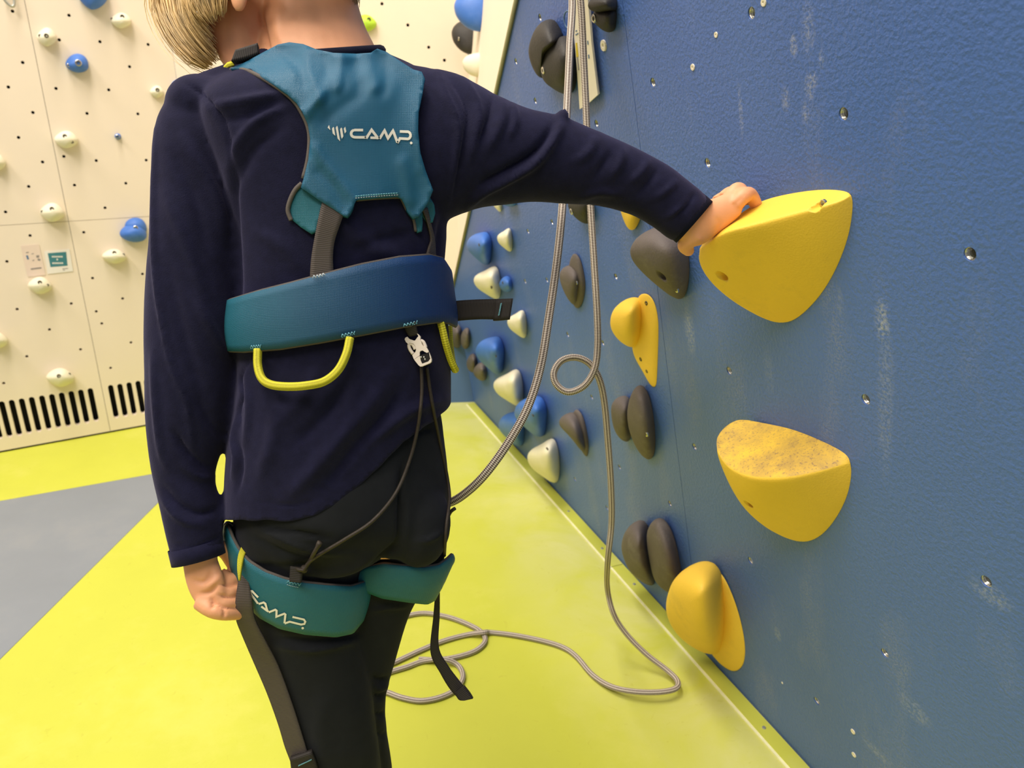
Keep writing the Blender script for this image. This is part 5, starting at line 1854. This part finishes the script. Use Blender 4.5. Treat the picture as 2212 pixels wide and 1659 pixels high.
# ---- bands wrapped right round the body
def band(name, spec, topc, botc, off, m, parent, th=.005, rows=9, cols=110, tuck=.0, belly=.0025, p=2.0):
    rings = np.array(body_loft(spec, 120, 1.0, cols, p))
    T_, B_ = np.array(topc, float), np.array(botc, float)
    cen = rings.mean(1)
    V = []
    grid = []
    for j in range(cols):
        P = rings[:, j]
        u, v, d = pixv(P)
        col = []
        for ft in np.linspace(0, 1, rows):
            tv = np.interp(u, T_[:, 0], T_[:, 1]) * (1 - ft) + np.interp(u, B_[:, 0], B_[:, 1]) * ft
            g_ = v - tv
            i = int(np.argmin(np.where(g_ > 0, g_, 1e9)))
            i = max(1, i)
            f = -g_[i - 1] / (g_[i] - g_[i - 1] + 1e-9)
            f = min(max(f, 0), 1)
            q = P[i - 1] * (1 - f) + P[i] * f
            c = cen[i - 1] * (1 - f) + cen[i] * f
            o_ = unit(q - c)
            col.append(q + o_ * (off + belly * math.sin(math.pi * ft)))
        grid.append(col)
    V = [q for c in grid for q in c]
    F = []
    for j in range(cols):
        k = (j + 1) % cols
        for i in range(rows - 1):
            F.append((j * rows + i, k * rows + i, k * rows + i + 1, j * rows + i + 1))
    me = fix_normals(mesh(name, V, F))
    o = link(name, me, m, parent)
    md = o.modifiers.new('thick', 'SOLIDIFY'); md.thickness = th; md.offset = 0.0
    edges = [[c[0] for c in grid], [c[-1] for c in grid]]
    for e in edges:
        link('binding', tube_mesh('binding', e + [e[0]], th * .36, 6), M['taupe'], o)
    return o


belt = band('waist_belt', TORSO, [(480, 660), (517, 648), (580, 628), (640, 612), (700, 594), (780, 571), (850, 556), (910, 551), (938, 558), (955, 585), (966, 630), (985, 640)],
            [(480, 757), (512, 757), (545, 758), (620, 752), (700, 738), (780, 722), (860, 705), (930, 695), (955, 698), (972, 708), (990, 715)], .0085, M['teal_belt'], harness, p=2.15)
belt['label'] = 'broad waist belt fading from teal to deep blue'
BB = bvh_of(belt)
for line in ([(541, 749), (564, 747)], [(737, 725), (767, 718)], [(871, 703), (902, 695)]):
    a, b = np.array(line[0], float), np.array(line[1], float)
    nn = np.array([(b - a)[1], -(b - a)[0]]); nn = nn / np.linalg.norm(nn)
    stitch_line([a, (a + b) / 2, b], 9, 1.0, M['thread'], belt, BB, .0035, .8, zig=3.0, default=.8)
    stitch_line([a - nn * 4, (a + b) / 2 - nn * 4, b - nn * 4], 7, .6, M['thread'], belt, BB, .0035, .7, default=.8)
stitch_line([(675, 598), (688, 596), (702, 592)], 8, 1.0, M['thread_light'], belt, SHB, .0115, .9, zig=3.0, default=.8)

LOOP_L = ([(470, 1120), (505, 1136), (515, 1162), (528, 1188), (548, 1212), (580, 1234), (620, 1250), (660, 1258), (700, 1263), (750, 1266), (775, 1258), (790, 1243), (815, 1225)],
          [(470, 1180), (503, 1215), (520, 1258), (540, 1298), (572, 1332), (610, 1355), (660, 1368), (720, 1374), (752, 1367), (772, 1340), (783, 1305), (795, 1270), (815, 1250)])
LOOP_R = ([(700, 1250), (760, 1245), (800, 1224), (830, 1217), (870, 1221), (910, 1225), (940, 1220), (960, 1206), (985, 1180)],
          [(700, 1262), (790, 1274), (828, 1290), (888, 1300), (915, 1303), (932, 1294), (948, 1262), (965, 1222), (985, 1200)])
loop_l = band('leg_loop', [(r[0] - 3, r[1], r[2] + 2, r[3], r[4], r[5], r[6]) for r in LEG_L], *LOOP_L, .0055, M['teal_loop'], harness)
loop_l['label'] = 'teal leg loop with CAMP lettering on the left thigh'
loop_r = band('leg_loop', [(740, 1110, 968, 1100, .885, .9, 0), (745, 1170, 968, 1160, .890, .95, 0), (742, 1225, 966, 1215, .896, .95, 0), (738, 1270, 952, 1262, .902, .95, 0), (732, 1310, 930, 1305, .908, .95, 0), (700, 1365, 900, 1362, .916, 1.0, 0)], *LOOP_R, .004, M['teal_loop'], harness)
LB = bvh_of(loop_l)
z2 = lambda L: [(530 + x * .0723, 1250 + y * .0723) for x, y in L]
L2 = 4.2
for st_, po_ in (([z2([(440, 505), (270, 325), (235, 322), (222, 360), (255, 440), (440, 690)])], []),
                 ([z2([(455, 700), (600, 655), (650, 690), (712, 915)]), z2([(535, 775), (740, 925)])], []),
                 ([z2([(750, 945), (935, 868), (972, 895), (968, 1075), (1195, 985), (1225, 1010), (1200, 1270)])], []),
                 ([z2([(1205, 1275), (1350, 1222), (1680, 1308), (1770, 1290), (1800, 1225), (1755, 1160), (1430, 1082)])], [z2(disc((1725, 1415), 36))])):
    print_strokes('lettering', [(s_, L2) for s_ in st_], po_, LB, .0034, M['print'], loop_l)
stitch_line([(620, 1256), (634, 1260), (650, 1263)], 9, 1.0, M['thread'], loop_l, LB, .0035, .8, zig=3.0, default=.8)
stitch_line([(620, 1263), (634, 1267), (646, 1269)], 7, .6, M['thread_light'], loop_l, LB, .0035, .6, default=.8)

# ---- gear loops
GLP = [(557, 754, .012), (557, 790, .016), (566, 818, .018), (586, 831, .018), (620, 835, .018), (660, 833, .018), (700, 824, .018), (730, 800, .018), (748, 765, .016), (756, 730, .012)]
P = np.array([at(u, v, surf_d(u, v, .8, SHB) - o_) for u, v, o_ in GLP])
gl = link('gear_loop', tube_mesh('gear_loop', catmull(P, 60), .0042, 10, uvscale=420), M['yellow_web'], harness)
gl['label'] = 'lime yellow gear loop hanging below the belt'
P = [surf(951, 694, .012, .84, SHB), surf(956, 712, .016, .84, SHB), surf(963, 742, .020, .85, SHB), at(973, 775, .835), at(981, 793, .842), at(984, 798, .855), at(981, 796, .875), at(976, 775, .90), at(972, 740, .915), at(970, 705, .92)]
link('gear_loop', tube_mesh('gear_loop', catmull(np.array(P), 50), .0042, 10, uvscale=190), M['yellow_web'], harness)
# ---- waist strap end pointing to the right
ws = strap_px('waist_strap', [(950, 655), (985, 650), (1030, 647), (1075, 646), (1107, 645)], [(952, 703), (985, 694), (1030, 690), (1070, 690), (1100, 689)], 0, M['webbing'], harness, None, d=[.872, .874, .872, .868, .866], n=30, uvl=560)
strap_px('strap_fold', [(1070, 647), (1090, 646), (1108, 645)], [(1066, 693), (1084, 692), (1101, 690)], 0, M['webbing'], ws, None, th=.005, d=[.866, .864, .863], n=8, uvl=560)
link('stitching', join and mesh('stitching', *join([tube([at(1084 - k * .6, 655 + k * 3, .8595), at(1081 - k * .6, 657.5 + k * 3, .8595)], .0006, 4)[:2] for k in range(9)])), M['thread'], ws)
# ---- rear buckle
bd = min(surf_d(905, 740, .8, SHB), surf_d(890, 720, .8, SHB), surf_d(920, 780, .8, SHB))
zb = lambda L: [(850 + x * .0844, 680 + y * .0844) for x, y in L]
bk_root = strap_px('buckle_strap', [(874, 700), (876, 712), (884, 727)], [(898, 694), (900, 708), (904, 722)], 0, M['webbing'], harness, None, th=.003, d=[bd - .012, bd - .009, bd - .006], n=10, uvl=560)


def px_solid(name, poly, d, th, m, parent, bev=0.0009, sl=0.0):
    u0 = np.mean([p[1] for p in poly])
    V, F = prism([at(u, v, d) for u, v in poly], AF * th)
    me = fix_normals(mesh(name, V, F))
    bm = bmesh.new(); bm.from_mesh(me)
    bmesh.ops.triangulate(bm, faces=[f for f in bm.faces if len(f.verts) > 4])
    bm.to_mesh(me); bm.free()
    return link(name, me, m, parent, smooth=False)


buckle = px_solid('buckle', zb([(350, 560), (410, 622), (470, 640), (530, 662), (560, 650), (600, 590), (637, 545), (600, 475), (640, 500), (690, 555), (685, 640), (735, 760), (770, 810), (845, 832), (880, 890), (903, 945), (860, 975), (800, 950), (745, 912), (690, 925), (668, 960), (672, 1035), (520, 1138), (478, 1030), (560, 950), (578, 890), (555, 800), (510, 740), (410, 715), (395, 765), (320, 700), (285, 630), (300, 590)]), bd - .0085, .006, M['plastic_white'], harness)
buckle['label'] = 'off-white plastic clip buckle'
px_solid('socket', zb([(524, 1142), (672, 1050), (700, 1180), (735, 1250), (890, 1195), (942, 1125), (915, 1010), (905, 955), (950, 1060), (975, 1150), (965, 1205), (925, 1240), (720, 1325), (680, 1322), (640, 1290), (560, 1190)]), bd - .0095, .0075, M['plastic_white'], buckle)
px_solid('cord_lock', zb([(650, 1072), (690, 1045), (740, 1015), (880, 985), (900, 1030), (942, 1125), (890, 1195), (738, 1252), (700, 1200)]), bd - .0085, .006, M['black_plastic'], buckle)
for q in ((780, 1085), (805, 1140), (705, 1085)):  # small steel beads stand in for highlights on the black plastic
    c = zb([q])[0]
    link('highlight_pin', fix_normals(mesh('pin', *ellipsoid(at(*c, bd - .0088), AR * .0009, AU * .0011, AF * .0006, 10, 6))), M['steel_dull'], buckle)
for L in ([(402, 740), (398, 810), (430, 900), (500, 1000)], [(400, 735), (480, 750), (530, 820), (555, 885)], [(690, 655), (760, 690), (800, 760), (828, 838)]):
    link('spring_arm', tube_mesh('spring_arm', catmull(np.array([at(u, v, bd - .006) for u, v in zb(L)]), 14), .0019, 8), M['plastic_white'], buckle)

# ---- elastic cords from buckle to leg loops
def cord(name, pts, offs, r=.0019):
    L = catmull(np.array([(u, v, o_) for (u, v), o_ in zip(pts, offs)], float), 70)
    D = np.array([surf_d(u, v, np.nan) for u, v, _ in L])
    ok = ~np.isnan(D)
    D = np.interp(np.arange(len(D)), np.where(ok)[0], D[ok])
    E = D.copy()
    for _ in range(40):
        E[1:-1] = np.minimum(D[1:-1] + .001, E[1:-1] * .4 + (E[:-2] + E[2:]) * .3)
    return link(name, tube_mesh(name, [at(u, v, e - o_) for (u, v, o_), e in zip(L, E)], r, 8), M['cord'], harness)


c1 = cord('elastic_cord', [(910, 792), (911, 850), (903, 920), (886, 990), (855, 1065), (805, 1125), (745, 1165), (692, 1197), (666, 1216), (655, 1232), (640, 1228)], [.006, .006, .006, .006, .006, .006, .006, .005, .006, .011, .012])
link('cord_tail', tube_mesh('cord_tail', catmull(np.array([surf(656, 1232, .012), surf(668, 1214, .010), surf(680, 1192, .008), surf(692, 1170, .008)]), 16), [.0021] * 14 + [.003, .003], 8), M['cord'], c1)
link('knot', fix_normals(mesh('knot', *ellipsoid(surf(657, 1229, .011), AR * .004, AU * .0045, AF * .004, 12, 8))), M['cord'], c1)
strap_px('cord_tab', [(628, 1223), (627, 1238), (626, 1256)], [(655, 1226), (653, 1242), (651, 1258)], 0, M['webbing'], loop_l, None, th=.004, d=[surf_d(640, 1235, .82) - .009] * 3, n=10, uvl=560)
c2 = cord('elastic_cord', [(922, 793), (930, 850), (943, 920), (955, 975), (966, 1030), (971, 1070), (969, 1100), (965, 1130), (962, 1165), (960, 1200)], [.006] * 10)
link('cord_tail', tube_mesh('cord_tail', catmull(np.array([at(966, 1138, .874), at(967, 1120, .872), at(973, 1106, .870), at(983, 1098, .868)]), 14), .0022, 8), M['cord'], c2)
link('knot', fix_normals(mesh('knot', *ellipsoid(at(966, 1135, .874), AR * .004, AU * .0045, AF * .004, 12, 8))), M['cord'], c2)

# ---- thigh straps hanging down
ls = strap_px('thigh_strap', [(526, 1205), (517, 1245), (509, 1300), (510, 1335), (524, 1372), (548, 1428), (578, 1498), (602, 1565), (616, 1612), (630, 1650), (640, 1690)],
              [(533, 1203), (537, 1245), (544, 1300), (551, 1338), (574, 1385), (602, 1440), (633, 1525), (655, 1595), (668, 1635), (684, 1662), (690, 1700)], 0, M['webbing_taupe'], harness, None, th=.0025,
              d=[.812, .800, .798, .806, .818, .832, .843, .850, .855, .858, .862], n=60, uvl=560)
strap_px('strap_fold', [(627, 1637), (633, 1660), (640, 1692)], [(673, 1621), (684, 1650), (692, 1690)], 0, M['webbing'], ls, None, th=.006, d=[.851, .855, .860], n=12, uvl=560)
link('stitching', mesh('stitching', *join([tube([at(645 + k * 2.6, 1655 - k * 1.2, .8495), at(646.6 + k * 2.6, 1652.5 - k * 1.2, .8495)], .0006, 4)[:2] for k in range(11)])), M['thread'], ls)
rs = strap_px('thigh_strap', [(943, 1248), (936, 1330), (930, 1408), (952, 1455), (972, 1488), (990, 1508)], [(950, 1248), (950, 1325), (948, 1398), (968, 1438), (990, 1468), (1010, 1492)], 0, M['webbing'], harness, None, th=.0025, d=[.915, .925, .93, .93, .928, .925], n=40, uvl=560)
strap_px('strap_fold', [(984, 1496), (992, 1510), (1004, 1512)], [(1002, 1481), (1014, 1496), (1022, 1508)], 0, M['webbing'], rs, None, th=.008, d=[.923, .921, .920], n=8, uvl=560)
# ---- lime keeper and steel ring at the left hip
strap_px('lime_keeper', [(522, 1180), (515, 1200), (513, 1225), (516, 1254)], [(536, 1187), (528, 1202), (523, 1225), (519, 1254)], 0, M['yellow_web'], harness, None, th=.003, d=[.800, .794, .790, .788], n=16, uvl=560, cols=4)
ang = np.linspace(0, 2 * math.pi, 41)
rg = link('hip_ring', tube_mesh('hip_ring', [at(498 + 14 * math.cos(t) + 6 * math.sin(t), 1158 + 29 * math.sin(t), .835 + .004 * math.cos(t)) for t in ang], .0019, 8), M['steel_dull'], harness)
strap_px('ring_strap', [(490, 1128), (494, 1150), (500, 1178)], [(512, 1128), (516, 1152), (522, 1180)], 0, M['webbing'], harness, None, th=.003, d=[.84, .84, .84], n=10, uvl=560)

# ================================================================== ROPE
RP = []


def rp(u, v, d): RP.append(at(u, v, d))


anchor = BLUE.pt(BLUE.ab(1238, 40)[0], 1.72, 0.03)
for q in [(820, 985, 1.03), (880, 1040, .99), (930, 1085, .955), (970, 1086, .925), (1010, 1062, .91), (1052, 1020, .90), (1100, 953, .905), (1140, 880, .915), (1167, 795, .93), (1185, 690, .95), (1203, 565, .975), (1215, 445, 1.0), (1221, 320, 1.02), (1226, 210, 1.04), (1231, 100, 1.055), (1235, -20, 1.07)]:
    rp(*q)
p_up0 = RP[-1]
for k_ in (.15, .35, .6, .8):
    RP.append(p_up0 * (1 - k_) + (anchor - BLUE.ex * .012) * k_)
RP.append(anchor + np.array([0, 0, -.03]) - BLUE.ex * .012)
RP.append(anchor + np.array([0, 0, .012]))
RP.append(anchor + np.array([0, 0, -.03]) + BLUE.ex * .014)
p_dn = at(1252, -20, 1.10)
for k_ in (.8, .6, .35, .15):
    RP.append(p_dn * (1 - k_) + (anchor + BLUE.ex * .014) * k_)
RP.append(p_dn)
for q in [(1262, 150, 1.115), (1269, 300, 1.125), (1275, 430, 1.135), (1283, 560, 1.14), (1290, 680, 1.145), (1291, 750, 1.146), (1284, 798, 1.145), (1262, 833, 1.147), (1228, 847, 1.15), (1203, 832, 1.153), (1196, 806, 1.156), (1212, 780, 1.16), (1242, 772, 1.162), (1272, 784, 1.163), (1293, 815, 1.164), (1305, 865, 1.175), (1313, 950, 1.20), (1320, 1050, 1.235), (1321, 1130, 1.27), (1313, 1210, 1.31)]:
    rp(*q)
RR = 0.0053


def fl(u, v, up=0.0):
    RP.append(on_floor(u, v, RR + up))


def df(u, v, h):
    RP.append(on_floor(u, v, h))


df(1312, 1270, .17); df(1325, 1325, .115); df(1352, 1368, .075); df(1395, 1412, .04); df(1440, 1447, .02); df(1463, 1470, .018); df(1460, 1487, .020); df(1425, 1495, .022); df(1370, 1494, .020); df(1320, 1483, .012)
for q in [(1280, 1458), (1245, 1418), (1215, 1398), (1170, 1384), (1110, 1372), (1058, 1366)]: fl(*q)
fl(1045, 1366, .009)
for q in [(1010, 1371), (960, 1384), (915, 1402), (880, 1418), (850, 1432), (815, 1446), (785, 1470), (790, 1492), (830, 1494), (868, 1507), (910, 1514), (955, 1505), (988, 1486), (1000, 1460), (988, 1436)]: fl(*q)
fl(958, 1424, .010)
for q in [(915, 1428), (880, 1440), (850, 1449)]: fl(*q)
for q in [(805, 1462), (775, 1440), (790, 1390), (840, 1345), (905, 1325), (960, 1331), (1005, 1346), (1038, 1364), (1048, 1384), (1030, 1404), (995, 1417), (950, 1425), (905, 1424)]: fl(*q)
P = catmull(np.array(RP), 1100)
rope = link('climbing_rope', tube_mesh('climbing_rope', P, RR, 14, uvscale=210), M['rope'])
tag(rope, 'braided beige-brown climbing rope hanging by the blue wall and coiled on the floor', 'rope')
an = empty('rope_anchor', anchor)
tag(an, 'steel ring anchor holding the rope high on the blue wall', 'anchor')
t_ = np.linspace(0, 2 * math.pi, 33)
link('ring', tube_mesh('ring', [anchor + np.array([0, 0, .004]) + BLUE.n * (.018 * math.cos(a)) + np.array([0, 0, 1]) * (.018 * math.sin(a)) for a in t_], .004, 8), M['steel_dull'], an)
bs = box_me('plate', anchor - BLUE.n * .027 + BLUE.ey * .01, .04, .06, .005, BLUE.rot(), .001)
link('plate', bs, M['steel_dull'], an, smooth=False)
